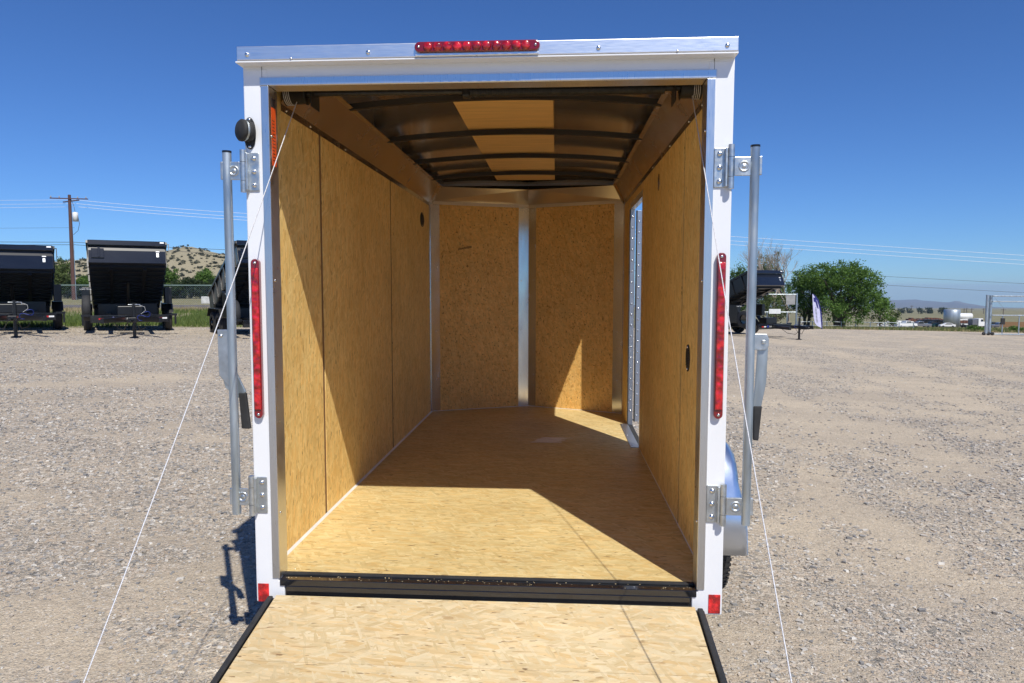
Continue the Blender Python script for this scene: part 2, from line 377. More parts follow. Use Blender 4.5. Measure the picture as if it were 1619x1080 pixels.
def ground_mat():
    m, t, b = new_mat('gravel')
    v = coords(t)
    at_ = node(t, 'ShaderNodeAttribute'); at_.attribute_name = 'tone'
    v1 = tex(t, 'ShaderNodeTexVoronoi', v, Scale=48.0); v2 = tex(t, 'ShaderNodeTexVoronoi', v, Scale=115.0); v3 = tex(t, 'ShaderNodeTexVoronoi', v, Scale=26.0)
    s1 = node(t, 'ShaderNodeSeparateColor'); t.links.new(v1.outputs['Color'], s1.inputs[0])
    s2 = node(t, 'ShaderNodeSeparateColor'); t.links.new(v2.outputs['Color'], s2.inputs[0])
    s3 = node(t, 'ShaderNodeSeparateColor'); t.links.new(v3.outputs['Color'], s3.inputs[0])
    st = [(0.0, (0.16, 0.16, 0.16)), (0.2, (0.27, 0.255, 0.235)), (0.42, (0.37, 0.33, 0.28)), (0.62, (0.42, 0.35, 0.285)), (0.85, (0.46, 0.43, 0.39)), (1.0, (0.64, 0.61, 0.57))]
    c1 = ramp(t, s1.outputs[0], st); c2 = ramp(t, s2.outputs[1], st); c3 = ramp(t, s3.outputs[2], st)
    sand = tex(t, 'ShaderNodeTexNoise', v, Scale=90.0, Detail=5.0, Roughness=0.7)
    wide = tex(t, 'ShaderNodeTexNoise', coords(t, (.4, 1.3, 1)), Scale=1.0, Detail=6.0, Roughness=0.6)
    sc = ramp(t, sand.outputs['Fac'], [(0.3, (0.36, 0.31, 0.25)), (0.7, (0.50, 0.445, 0.37))])
    rough = mix(t, 0.45, c1.outputs[0], c2.outputs[0]); pick = ramp(t, s3.outputs[0], [(0.70, (0, 0, 0)), (0.72, (1, 1, 1))])
    rough = mix(t, pick.outputs[0], rough, c3.outputs[0])
    sandy = mix(t, maths(t, 'MULTIPLY', ramp(t, s2.outputs[0], [(0.50, (0, 0, 0)), (0.55, (1, 1, 1))]).outputs[0], 0.6), sc.outputs[0], c2.outputs[0])
    fac = ramp(t, maths(t, 'ADD', at_.outputs['Fac'], maths(t, 'MULTIPLY', maths(t, 'SUBTRACT', sand.outputs['Fac'], 0.5), 0.8)), [(0.20, (0, 0, 0)), (0.85, (.95, .95, .95))])
    col = mix(t, fac.outputs[0], sandy, rough)
    mo = tex(t, 'ShaderNodeTexNoise', v, Scale=16.0, Detail=6.0, Roughness=0.75)
    md = ramp(t, mo.outputs['Fac'], [(0.30, (0.80, 0.795, 0.79)), (0.48, (1.0, 1.0, 1.0)), (0.70, (1.14, 1.135, 1.12))])
    col = mix(t, 0.85, col, md.outputs[0], 'MULTIPLY')
    col = mix(t, 1.0, col, (1.22, 1.165, 1.07), 'MULTIPLY')
    wd = ramp(t, wide.outputs['Fac'], [(0.32, (0.86, 0.86, 0.87)), (0.68, (1.09, 1.08, 1.05))])
    col = mix(t, 1.0, col, wd.outputs[0], 'MULTIPLY')
    t.links.new(col, b.inputs['Base Color']); b.inputs['Roughness'].default_value = 0.95; b.inputs['Specular IOR Level'].default_value = 0.15
    h = maths(t, 'ADD', maths(t, 'MULTIPLY', maths(t, 'SUBTRACT', 0.6, v1.outputs['Distance']), maths(t, 'ADD', maths(t, 'MULTIPLY', fac.outputs[0], 0.8), 0.12)), maths(t, 'MULTIPLY', v2.outputs['Distance'], -0.35))
    h = maths(t, 'ADD', h, maths(t, 'MULTIPLY', mo.outputs['Fac'], 1.6)); bump(t, b, h, 0.9, 0.014); return m
MT['ground'] = ground_mat()
def field_mat():
    m, t, b = new_mat('field')
    v = coords(t)
    n1 = tex(t, 'ShaderNodeTexNoise', v, Scale=0.12, Detail=6.0, Roughness=0.6); n2 = tex(t, 'ShaderNodeTexNoise', v, Scale=3.0, Detail=6.0, Roughness=0.75)
    c = ramp(t, n1.outputs['Fac'], [(0.30, (0.115, 0.13, 0.06)), (0.45, (0.165, 0.165, 0.085)), (0.58, (0.225, 0.205, 0.12)), (0.75, (0.30, 0.26, 0.17))])
    d = ramp(t, n2.outputs['Fac'], [(0.3, (0.78, 0.78, 0.76)), (0.7, (1.15, 1.15, 1.15))])
    at_ = node(t, 'ShaderNodeAttribute'); at_.attribute_name = 'tone'   # 0 verdant verge .. 1 dry hill
    dry = ramp(t, n2.outputs['Fac'], [(0.3, (0.27, 0.235, 0.15)), (0.7, (0.41, 0.36, 0.245))])
    col = mix(t, at_.outputs['Fac'], c.outputs[0], dry.outputs[0])
    col = mix(t, 1.0, col, d.outputs[0], 'MULTIPLY')
    t.links.new(col, b.inputs['Base Color']); b.inputs['Roughness'].default_value = 1.0; b.inputs['Specular IOR Level'].default_value = 0.05
    return m
MT['field'] = field_mat()

def polar(name, us, ds_of_u, mat, tonef):
    """grid of bearings x distances, laid on the terrain"""
    us = np.array(us); n = None; V = []; T = []
    for u in us:
        ds = ds_of_u(u); n = len(ds)
        lx = (u-809.5)/FPX
        x = CP[0]+FH[0]*ds+RT[0]*lx*ds; y = CP[1]+FH[1]*ds+RT[1]*lx*ds
        V.append(np.stack([x, y, gz(x, y)], 1)); T.append(tonef(x, y, u, ds))
    V = np.concatenate(V); T = np.concatenate(T); m = len(us)
    i, j = np.meshgrid(np.arange(m-1), np.arange(n-1), indexing='ij'); a = (i*n+j).ravel()
    F = np.stack([a, a+n, a+n+1, a+1], 1)
    return fast_mesh(name, V, F, mat, smooth=True, attr=T)
# the yard reaches from behind the camera to its far edge; one sheet (a grid in x, y) with its rim on the edge line
U = np.concatenate([np.linspace(-1500, -200, 40), np.linspace(-180, 1800, 260), np.linspace(1830, 2600, 30)])
def yd(u):
    e = float(edge_depth(u)); return np.geomspace(0.45, e, 150)
g = polar('ground', U, yd, 'ground', lambda x, y, u, d: gravel_mask(x, y)); g['kind'] = 'structure'
gx, gy = np.meshgrid(np.linspace(-26, 28, 55), np.linspace(-30, -2.0, 30))
gzv = GZ0+GA*gy+GB*gx-0.012
Vb = np.stack([gx.ravel(), gy.ravel(), gzv.ravel()], 1); nn = 55
ii, jj = np.meshgrid(np.arange(29), np.arange(54), indexing='ij'); a = (ii*nn+jj).ravel()
g2 = fast_mesh('ground', Vb, np.stack([a, a+1, a+nn+1, a+nn], 1), 'ground', attr=gravel_mask(gx.ravel(), gy.ravel())); g2['kind'] = 'structure'
def ftone(x, y, u, d):
    n = fbm(x*.15, y*.15, 3)
    s = np.clip((u-480)/600, 0, 1)
    dryL = np.interp(d, [22, 33, 36, 39, 46, 70, 150, 300], [0.12, 0.15, 0.75, 0.8, 0.15, 0.35, 0.7, 1.0])
    dryR = np.interp(d, [40, 50, 70, 150, 300, 9000], [0.35, 0.2, 0.3, 0.4, 0.25, 0.2])
    return np.clip((dryL*(1-s)+dryR*s)+(n-.5)*.4, 0, 1)
def fd(u):
    e = float(edge_depth(u)); return np.concatenate([[e], np.geomspace(e+0.6, 500, 110), np.geomspace(520, 9000, 40)])
f = polar('field', np.linspace(-1500, 2600, 330), fd, 'field', ftone); f['kind'] = 'structure'
# road on the left
mb = MB(); Vr = []; us = np.linspace(-900, 640, 80)
for u in us:
    lx = (u-809.5)/FPX
    for dd in (39.2, 40.3, 41.4, 43.2):
        x = CP[0]+FH[0]*dd+RT[0]*lx*dd; y = CP[1]+FH[1]*dd+RT[1]*lx*dd; Vr.append((x, y, gzf(x, y)+.03))
Fr = [(i*4+k, (i+1)*4+k, (i+1)*4+k+1, i*4+k+1) for i in range(len(us)-1) for k in range(3)]
mb.add(Vr, Fr); rd = mb.build('road', 'asphalt'); rd['kind'] = 'structure'

# ---- loose stones (uncountable)
def make_stones():
    ico = bmesh.new(); bmesh.ops.create_cube(ico, size=1.5); bmesh.ops.triangulate(ico, faces=ico.faces); ico.verts.ensure_lookup_table()
    bv = np.array([v.co[:] for v in ico.verts]); bf = np.array([[v.index for v in f.verts] for f in ico.faces]); ico.free()
    N = 230000
    u = rng.uniform(-420, 2050, N*3); d = 0.9*np.exp(rng.uniform(0, 1, N*3)**1.0*math.log(24/0.9))
    lx = (u-809.5)/FPX; x = CP[0]+FH[0]*d+RT[0]*lx*d; y = CP[1]+FH[1]*d+RT[1]*lx*d
    m = gravel_mask(x, y); keep = (rng.uniform(0, 1, N*3) < m) & ~((np.abs(x) < 0.87) & (y > -2.4) & (y < 0.1))
    x, y, d = x[keep][:N], y[keep][:N], d[keep][:N]; N = len(x)
    s = np.exp(rng.normal(math.log(0.0036), 0.52, N))*np.clip(d/3.6, 0.85, 2.3); s = np.clip(s, 0.0018, 0.017)
    sc = np.stack([s*rng.uniform(.8, 1.4, N), s*rng.uniform(.7, 1.1, N), s*rng.uniform(.4, .7, N)], 1)
    an = rng.uniform(0, 6.283, N); ca, sa = np.cos(an), np.sin(an)
    P = (bv[None]+rng.uniform(-.38, .38, (N, len(bv), 3)))*sc[:, None]
    X = P[..., 0]*ca[:, None]-P[..., 1]*sa[:, None]+x[:, None]; Y = P[..., 0]*sa[:, None]+P[..., 1]*ca[:, None]+y[:, None]
    Z = P[..., 2]+gz(x, y)[:, None]+(sc[:, 2]*0.35)[:, None]
    V = np.stack([X, Y, Z], -1).reshape(-1, 3); F = (bf[None]+(np.arange(N)*len(bv))[:, None, None]).reshape(-1, 3)
    tone = np.repeat(rng.uniform(0, 1, N), len(bv))
    m_, t, b = new_mat('stone'); a_ = node(t, 'ShaderNodeAttribute'); a_.attribute_name = 'tone'
    r = ramp(t, a_.outputs['Fac'], [(0.0, (0.20, 0.195, 0.195)), (0.2, (0.30, 0.29, 0.275)), (0.42, (0.40, 0.355, 0.30)), (0.65, (0.47, 0.395, 0.32)), (0.82, (0.46, 0.43, 0.39)), (1.0, (0.62, 0.59, 0.54))])
    t.links.new(r.outputs[0], b.inputs['Base Color']); b.inputs['Roughness'].default_value = 0.9; b.inputs['Specular IOR Level'].default_value = 0.2
    o = fast_mesh('gravel_stones', V, F, m_, attr=tone); o['kind'] = 'stuff'; tag(o, 'loose grey, pink and tan stones scattered over the yard', 'gravel')
make_stones()

def blades(name, pts_u, dr, n, h, mat, label, wd=0.02):
    u = rng.uniform(pts_u[0], pts_u[1], n); e = edge_depth(u)
    d = e+rng.uniform(dr[0], dr[1], n)
    lx = (u-809.5)/FPX; x = CP[0]+FH[0]*d+RT[0]*lx*d; y = CP[1]+FH[1]*d+RT[1]*lx*d
    dens = fbm(x*.35, y*.35, 9); k = dens > rng.uniform(.25, .62, n); x, y = x[k], y[k]; n = len(x); z = gz(x, y)
    hh = h*rng.uniform(.4, 1.3, n); a = rng.uniform(0, 6.28, n); w_ = wd*rng.uniform(.6, 1.4, n); lean = rng.uniform(-.4, .4, (n, 2))*hh[:, None]
    dx = np.cos(a)*w_; dy = np.sin(a)*w_
    V = np.stack([np.stack([x-dx, y-dy, z-.02], 1), np.stack([x+dx, y+dy, z-.02], 1), np.stack([x+lean[:, 0], y+lean[:, 1], z+hh], 1)], 1).reshape(-1, 3)
    o = fast_mesh(name, V, np.arange(len(V)).reshape(-1, 3), mat); o['kind'] = 'stuff'; tag(o, label, 'grass'); return o
blades('green_grass', (-250, 560), (0.1, 12.0), 90000, 0.16, 'grass', 'green grass strip between the gravel yard and the road')
blades('dry_grass', (-250, 560), (11.0, 16.0), 14000, 0.16, 'dry_grass', 'dry tan grass along the near side of the road')
blades('weeds', (1120, 1850), (0.0, 12.0), 30000, 0.16, 'grass', 'weedy green strip along the far right edge of the yard')
blades('straw_grass', (1120, 1850), (-0.6, 14.0), 30000, 0.14, 'dry_grass', 'straw coloured grass mixed into the far right edge')

# ---- far mountains
m_, t_, b_ = new_mat('mountain'); nz = tex(t_, 'ShaderNodeTexNoise', coords(t_), Scale=0.002, Detail=8.0)
t_.links.new(ramp(t_, nz.outputs['Fac'], [(0.3, (0.07, 0.085, 0.10)), (0.7, (0.13, 0.14, 0.15))]).outputs[0], b_.inputs['Base Color']); b_.inputs['Roughness'].default_value = 1
MT['mountain'] = m_
mu = [900, 1150, 1300, 1400, 1420, 1447, 1462, 1485, 1500, 1512, 1525, 1545, 1562, 1600, 1700, 2000, 2400]
mr = [484, 480, 476, 474, 474.5, 473.5, 475.5, 477, 478.5, 475, 479, 482, 485, 486.5, 487.5, 484, 486]
Vm = []; us = np.linspace(900, 2400, 220)
for i, u in enumerate(us):
    r0 = np.interp(u, mu, mr)+(random.random()-.5)*.25
    for dd, k in ((6800, 0), (7300, .45), (7600, .75), (8000, 1), (9500, 0)):
        rr = (494 if dd < 9000 else 500)*(1-k)+r0*k+(random.random()-.5)*.6*(k > 0)*(k < 1)
        p = at(u, rr, dd); Vm.append(p)
Fm = [(i*5+k, (i+1)*5+k, (i+1)*5+k+1, i*5+k+1) for i in range(len(us)-1) for k in range(4)]
mo = MB().add(Vm, Fm, True).build('mountains', 'mountain'); mo['kind'] = 'structure'

# ================================================================== the cargo trailer
T0 = (0.0, 1.2, -0.49)
trailer = thing('cargo_trailer', T0, 'white enclosed cargo trailer with wood lined interior, ramp lowered towards the viewer', 'cargo trailer')
def tb(mb, name, mat, bev=0.0, parent=None, label=None): return mb.build(name, mat, parent or trailer, T0, bev, label)
_scr = {}
def screws(pts, axis, r=0.0045, h=0.003, name='screw', parent=None):
    """pan heads seated on a surface, one object each; axis points away from it"""
    key = (r, h)
    if key not in _scr:
        me = MB().lathe([(-0.001, r), (h*0.5, r), (h, r*0.6), (h*1.05, 0.0002)], (0, 0, 0), (0, 0, 1), 10).build('screw', 'screw'); _scr[key] = me.data; D.objects.remove(me)
    q = Vector(axis).normalized().to_track_quat('Z', 'Y')
    for p in pts:
        o = D.objects.new(name, _scr[key]); C.objects.link(o); o.parent = parent or trailer
        o.location = Vector(p)-Vector(T0); o.rotation_mode = 'QUATERNION'; o.rotation_quaternion = q
WL, WR, YF, YV = -0.889, 0.874, 3.86, 4.23
TOPZ = 1.98
# outer shell
for s in (-1, 1):
    mb = MB(); xa, xb = (0.893*s, 0.914*s)
    if s < 0: mb.box(xa, xb, 0.052, 3.9, -0.1, 2.03)
    else:
        mb.box(xa, xb, 0.052, 2.45, -0.1, 2.03); mb.box(xa, xb, 3.345, 3.9, -0.1, 2.03)
        mb.box(xa, xb, 2.45, 3.345, 1.80, 2.03); mb.box(xa, xb, 2.45, 3.345, -0.1, -0.02)
    tb(mb, 'side_skin', 'white')
    mb = MB(); mb.prism([(s*x, z) for x, z in ((.80, -.10), (.915, -.10), (.915, 1.976), (.8215, 1.976), (.8215, -.012), (.80, -.012))], 'y', 0.0, 0.05)
    post = tb(mb, 'rear_post', 'white', 0.004)
    mb = MB().box(.817*s, .846*s, -.005, -.0005, 0.0, 1.912); mb.box(.817*s, .8195*s, -.0005, .08, 0.0, 1.912); tb(mb, 'opening_trim', 'alu', 0.0015)
    mb = MB().box(.822*s, .892*s, .0505, .08, -.01, 1.96); tb(mb, 'jamb_filler', 'black')
    screws([(.8165*s, .02, z) for z in (1.73, 1.18, .26)], (-s, -.3, 0), .005, parent=trailer)
    # lamps
    x = .880*s; zb, zt = (.645, 1.262) if s < 0 else (.665, 1.283)
    hw = .0165
    def oval(hw_, z0, z1, n=10):
        P = [(x+hw_*math.cos(a), z1-hw_+hw_*math.sin(a)) for a in np.linspace(0, math.pi, n)]
        return P+[(x+hw_*math.cos(a), z0+hw_+hw_*math.sin(a)) for a in np.linspace(math.pi, 2*math.pi, n)]
    lamp = tb(MB().prism(oval(hw, zb, zt), 'y', -0.020, -0.0004), 'tail_lamp', 'red_dark', 0.002, label='upright red strip lamp on the %s post' % ('left' if s < 0 else 'right'))
    tb(MB().box(x-.0135, x+.0135, -.027, -.0195, zb+.035, zt-.035), 'lens', 'red_lens', 0.003, lamp)
    mb = MB()
    for k in range(16):
        zz = zb+.06+k*(zt-zb-.12)/15
        mb.lathe([(0, .0125), (.0008, .010), (.0014, .005), (.0016, .0003)], (x, -.0265, zz), (0, -1, 0), 14)
    tb(mb, 'facet_row', 'red_lens', parent=lamp)
    screws([(x, -.020, zb+.015), (x, -.020, zt-.015)], (0, -1, 0), .006, .004, parent=lamp)
    tb(MB().box(x+.0055*s-.0225, x+.0055*s+.0225, -.003, -.0004, -.098 if s < 0 else -.093, -.024 if s < 0 else -.019), 'reflector', 'reflector', 0.006)
# header
tb(MB().box(-.9148, .9148, 0.002, .05, 1.9415, 1.99), 'header_panel', 'white')
mb = MB().box(-.849, .849, -.005, -.0005, 1.914, 1.944); mb.box(-.815, .815, -.0005, .08, 1.9125, 1.916); tb(mb, 'header_trim', 'alu', 0.0015)
bar = tb(MB().box(-.915, .915, -.052, .0015, 1.992, 2.043), 'top_bar', 'alu_bar', 0.003)
tb(MB().box(-.921, .9155, -.050, .06, 1.985, 1.9905), 'drip_lip', 'white', 0.001)
screws([(x, -.052, 2.012) for x in (-.875, -.42, .42, .875)], (0, -1, 0), .008, .005, parent=bar)
screws([(x, -.051, 1.996) for x in (-.71, -.02, .70)], (0, -1, 0), .004, .003, parent=bar)
for x in (-.842, .842): tb(MB().box(x-.0006, x+.0006, -.0006, .0015, 1.944, 1.984), 'header_seam', 'rubber')
# high red lamp
def capsule(hx, hz, n=9, cx=-.018, cz=2.024):
    return [(cx+hx-hz+hz*math.cos(a), cz+hz*math.sin(a)) for a in np.linspace(-math.pi/2, math.pi/2, n)]+[(cx-hx+hz+hz*math.cos(a), cz+hz*math.sin(a)) for a in np.linspace(math.pi/2, 1.5*math.pi, n)]
hl = tb(MB().prism(capsule(.228, .0185), 'y', -.066, -.0522), 'high_lamp', 'red_dark', .004, label='horizontal red lamp with eleven round cells on the top bar')
for k in range(11):
    tb(MB().lathe([(0, .0165), (.004, .0155), (.007, .010), (.008, .0004)], (-.018-.178+k*.0356, -.066, 2.024), (0, -1, 0), 20), 'lamp_cell', 'red_lens', parent=hl)
screws([(-.018-.212, -.066, 2.024), (-.018+.212, -.066, 2.024)], (0, -1, 0), .005, .004, parent=hl)
tb(MB().box(-.245, .205, -.058, -.0522, 1.9945, 2.003), 'lamp_gutter', 'alu_bar', .001)
# roof: rises from the header to a bowed skin
def roofz(x): return 2.150-0.055*(x/.9)**2
mb = MB(); xs = np.linspace(-.9, .9, 25)
rows = [(.045, 1.9885, 0.0), (.62, None, 0), (3.80, None, 0)]
V = []; F = []
for (yy, zf, _) in rows:
    for x in xs: V.append((x, yy, zf if zf else roofz(x)))
for i in range(2):
    for k in range(24): F.append((i*25+k, i*25+k+1, (i+1)*25+k+1, (i+1)*25+k))
n0 = len(V)
for k, x in enumerate(xs): V.append((x, 3.882+.40*(1-abs(x)/.9), roofz(x)-.002))
for k in range(24): F.append((50+k, 50+k+1, n0+k+1, n0+k))
mb.add(V, F, True); tb(mb, 'ceiling_skin', 'skin')
V = [(x, y+(0.03 if y < .1 else .12 if y < 1 else .03), z+.018) for x, y, z in V]; tb(MB().add(V, F, True), 'roof', 'white')
tb(MB().box(-.9145, -.8925, .30, 3.88, 2.031, 2.09).box(.8925, .9145, .30, 3.88, 2.031, 2.09), 'roof_rail', 'white')
strip = tb(MB().box(-.281, .250, .64, 3.93, 2.1365, 2.1405), 'ceiling_strip', 'luan', label='plain tan wood strip down the middle of the ceiling')
for yy in (.98, 1.80, 2.60, 3.38):
    V = []; F = []
    xr = np.linspace(-.86, .86, 21)
    for x in xr:
        zt = roofz(x)-.0185; V += [(x, yy-.014, zt-.030), (x, yy+.014, zt-.030), (x, yy+.014, zt), (x, yy-.014, zt)]
    for i in range(20):
        for k in range(4): F.append((i*4+k, i*4+(k+1) % 4, i*4+4+(k+1) % 4, i*4+4+k))
    F += [(0, 1, 2, 3), (83, 82, 81, 80)]
    tb(MB().add(V, F), 'roof_rib', 'rib')
# walls
lw = [(.085, .780), (.816, 2.272), (2.308, 3.875)]
for a, b in lw: tb(MB().box(WL-.009, WL, a, b, 0.0, 1.985), 'wall_panel', 'osb_wall')
for yy in (.798, 2.290): tb(MB().box(WL-.0085, WL-.003, yy-.0175, yy+.0175, .001, 1.98), 'panel_seam', 'wood_gap')
for a, b in ((.085, .760), (.786, 2.316), (2.332, 2.445), (3.347, 3.875)): tb(MB().box(WR, WR+.009, a, b, 0.0, 1.985), 'wall_panel', 'osb_wall')
tb(MB().box(WR, WR+.009, 2.4455, 3.3465, 1.85, 1.985), 'door_header_board', 'osb_wall')
for yy, hw_ in ((.773, .0125), (2.324, .0075)): tb(MB().box(WR+.003, WR+.0085, yy-hw_, yy+hw_, .001, 1.98), 'panel_seam', 'wood_gap')
# V-shaped front
def vpanel(x0, x1, z0, z1, t0=0.0, t1=0.008, name='front_panel', mat='osb_front', bev=0):
    """board lying along one leg of the V between |x| positions"""
    def yv(x): return YF+(YV-YF)*(1-abs(x)/.882)
    poly = [(x0, yv(x0)-t1), (x1, yv(x1)-t1), (x1, yv(x1)-t0), (x0, yv(x0)-t0)]
    return tb(MB().prism(poly, 'z', z0, z1), name, mat, bev)
vpanel(-.882, -.0005, 0.001, 2.0, -.012, 0.0); vpanel(.0005, .882, 0.001, 2.0, -.012, 0.0)
vpanel(-.889, -.81, 0.004, 1.952, .0005, .0035, 'corner_trim', 'alu_v'); vpanel(.79, .872, 0.004, 1.952, .0005, .0035, 'corner_trim', 'alu_v')
vpanel(-.094, -.0006, 0.004, 1.952, .0005, .0035, 'nose_trim', 'alu_v'); vpanel(.0006, .072, 0.004, 1.952, .0005, .0035, 'nose_trim', 'alu_v')
tb(MB().box(WL+.0004, WL+.003, 3.80, 3.862, .004, 1.95), 'corner_trim', 'alu_v'); tb(MB().box(WR-.003, WR-.0004, 3.80, 3.862, .004, 1.95), 'corner_trim', 'alu_v')
mb = MB().prism([(-.916, 3.9), (0, 4.3), (.916, 3.9), (.916, 3.89), (0, 4.288), (-.916, 3.89)], 'z', -.1, 2.175); tb(mb, 'front_skin', 'white')
yv = lambda x: YF+(YV-YF)*(1-abs(x)/.882)
pts = []
for z in (.30, .75, 1.22, 1.62):
    pts += [(-.07, yv(.07)-.004, z), (.05, yv(.05)-.004, z+.01), (-.845, yv(.845)-.004, z), (.83, yv(.83)-.004, z)]
screws(pts, (0, -1, 0), .006, .003)
# cove mouldings
def cove(P, name='cove_moulding'): return tb(MB().add(P, [tuple(range(len(P)))]), name, 'cove')
for s, wx in ((-1, WL), (1, WR)):
    x0 = wx-s*.002
    mb = MB(); q = [(x0, 1.895), (x0, 1.925), (s*.79, 2.06), (s*.765, 2.066), (s*.767, 2.068), (s*.792, 2.063), (x0+s*.001, 1.93), (x0+s*.001, 1.895)]
    mb.prism(q, 'y', .30, 3.80); tb(mb, 'cove_moulding', 'cove')
    screws([(x0-s*.0015, y, 1.908) for y in (.36, .66, 1.22, 1.9, 2.6, 3.3)], (-s, 0, 0), .005)
    screws([(s*.785-s*.002, y, 2.066) for y in (.75, 1.3, 1.95, 2.6, 3.2)], (-s, 0, -1), .005)
    mb = MB(); a = (wx, 3.80, 1.925); b_ = (s*.79, 3.72, 2.062); c_ = (wx, yv(.88), 1.925)
    # front coves
    A = (s*.872, yv(.872)-.006, 1.945); B = (s*.0006, YV-.010, 1.945); Cc = (s*.0006, 4.01, 2.06); Dd = (s*.775, 3.76, 2.06)
    A2 = (A[0], A[1], 1.915); B2 = (B[0], B[1], 1.915)
    tb(MB().add([A, B, Cc, Dd], [(0, 1, 2, 3)]).add([A2, B2, B, A], [(0, 1, 2, 3)]), 'front_cove', 'cove_front')
    tb(MB().add([Dd, Cc, (Cc[0], Cc[1]+.25, 2.13), (Dd[0], Dd[1]+.25, 2.10)], [(0, 1, 2, 3)]), 'cove_top', 'rib')
    tb(MB().add([(wx, 3.798, 1.895), (wx, 3.9, 1.895), (s*.80, 3.84, 2.066), (s*.765, 3.75, 2.066), (s*.792, 3.70, 2.0655), (x0, 3.798, 1.925)], [(0, 1, 2, 3, 4, 5)]), 'cove_corner', 'cove')
# floor
edge = .72
tb(MB().box(WL+.0005, WR-.0005, .062, edge, -.019, 0.0), 'floor_board', 'osb_floor')
tb(MB().prism([(WL+.0005, edge+.0022), (WR-.0005, edge+.0022), (WR-.0005, YF-.001), (0, YV-.003), (WL+.0005, YF-.001)], 'z', -.019, 0.0), 'floor_board', 'osb_floor')
tb(MB().box(-.91, .89, .06, 3.88, -.06, -.0195), 'subfloor', 'black')
for x, s in ((WL, 1), (WR, -1)):
    w_ = .011 if s > 0 else .004
    tb(MB().prism([(x+.0003*s, .0003), (x+w_*s, .0003), (x+w_*.5*s, w_*.45), (x+.0003*s, w_*.8)], 'y', .10, 3.855 if s > 0 else 2.44), 'caulk_bead', 'caulk')
for s in (-1, 1):
    V = [];
    a0 = np.array([s*.872, yv(.872)-.005]); a1 = np.array([0, YV-.006])
    tb(MB().tube([(a0[0], a0[1], .002), (a1[0], a1[1], .002)], .003, 6), 'caulk_bead', 'caulk')
for yy in (.10, .68, .76, 1.35, 1.95, 2.55, 3.15, 3.75):
    screws([(x+rng.uniform(-.01, .01), yy+rng.uniform(-.008, .008), -.0012) for x in (-.80, -.42, -.02, .38, .78)], (0, 0, 1), .0038, .002, 'floor_screw')
# scuff and stamp
mb = MB()
for k in range(46):
    x0 = .10+.015*rng.normal(); y0 = 2.56+k*.0042; L = .14+.10*rng.uniform(); 
    x0 = .085+.002*k+.012*rng.normal(); L = .17+.07*rng.uniform(); mb.add([(x0, y0, .0016), (x0+L, y0, .0016), (x0+L, y0+.0038, .0016), (x0, y0+.0038, .0016)], [(0, 1, 2, 3)])
tb(mb, 'scuff_mark', 'scuff', label='pale frayed scuff mark on the floor')
mb = MB()
for k in range(14):
    xx = -.645+k*.0085; mb.box(xx, xx+.005+.003*rng.uniform(), yv(xx)-.0012, yv(xx)-.0008, 1.512+.002*k-.014*rng.uniform(.6, 1), 1.512+.002*k+.012*rng.uniform(.5, 1))
tb(mb, 'stamp_mark', 'wood_gap', label='small grey printed stamp on the front board')
# wall vents (black ovals) and switch
def wall_vent(x, y, z, s, hz, hy, mat='rubber', nm='wall_vent'):
    n = 20; P = [(y+hy*math.cos(a), z+hz*math.sin(a)) for a in np.linspace(0, 2*math.pi, n, endpoint=False)]
    v = tb(MB().prism(P, 'x', x, x+s*.004), nm, mat, .001)
    mb = MB()
    if nm == 'wall_vent':
        for k in range(7): zz = z-hz*.55+k*hz*1.1/6; mb.box(x+s*.004, x+s*.007, y-hy*.6, y+hy*.6, zz, zz+.004)
        tb(mb, 'slat', mat, parent=v)
        screws([(x+s*.005, y, z+hz*.8), (x+s*.005, y, z-hz*.8)], (s, 0, 0), .006, parent=v)
    return v
wall_vent(WL, 3.45, 1.738, 1, .062, .085); wall_vent(WR, .579, .835, -1, .062, .045)
wall_vent(WR, 1.62, 1.775, -1, .05, .03, 'cove', 'light_plate')
# rear sill
mb = MB().box(-.817, .817, -.006, .0615, -.030, -.004); tb(mb, 'sill', 'black_gloss', .002)
tb(MB().box(-.82, .82, .040, .0615, -.0035, .0035), 'sill_strip', 'rubber', .001)
tb(MB().box(-.797, .797, .0, .06, -.16, -.0305), 'rear_beam', 'black_gloss', .004)
mb = MB()
for k in range(100):
    x = rng.uniform(-.80, .80); y = rng.uniform(.0, .04); z = -.0038; s = rng.uniform(.0006, .0018)
    mb.box(x-s*1.6, x+s*1.6, y-s*.6, y+s*.6, z, z+s*.7, Matrix.Rotation(rng.uniform(0, 3), 3, 'Z'))
sd = tb(mb, 'sawdust', 'osb_ramp'); sd['kind'] = 'stuff'
# ramp
RS = -.172
def rz(y): return -.062+RS*(-.02-y)*1.0
RL = 2.05
def ramp_board(xa, xb, ya, yb, t0, t1, name, mat, bev=0, par=None, label=None):
    P = []
    for (x, y) in ((xa, ya), (xb, ya), (xb, yb), (xa, yb)): P += [(x, y, rz(y)+t1)]
    for (x, y) in ((xa, ya), (xb, ya), (xb, yb), (xa, yb)): P += [(x, y, rz(y)+t0)]
    return tb(MB().add(P, [(0, 1, 2, 3), (7, 6, 5, 4), (0, 1, 5, 4), (1, 2, 6, 5), (2, 3, 7, 6), (3, 0, 4, 7)]), name, mat, bev, par, label)
rp = ramp_board(-.826, .808, -.02, -.395, -.018, 0, 'ramp', 'osb_ramp', label='lowered ramp of pale strand board')
ramp_board(-.826, .808, -.3975, -2.02, -.018, 0, 'ramp_board', 'osb_ramp', par=rp)
for s, xo in ((-1, -.826), (1, .808)):
    ramp_board(xo, xo+s*.034, -.03, -2.05, -.045, -.004, 'ramp_edge', 'black', .004, rp)
    ramp_board(xo+s*.006, xo+s*.028, -.035, -2.04, -.004, .008, 'ramp_seal', 'rubber', .005, rp)
ramp_board(-.82, .80, -.03, -2.05, -.055, -.019, 'ramp_frame', 'black', 0, rp)
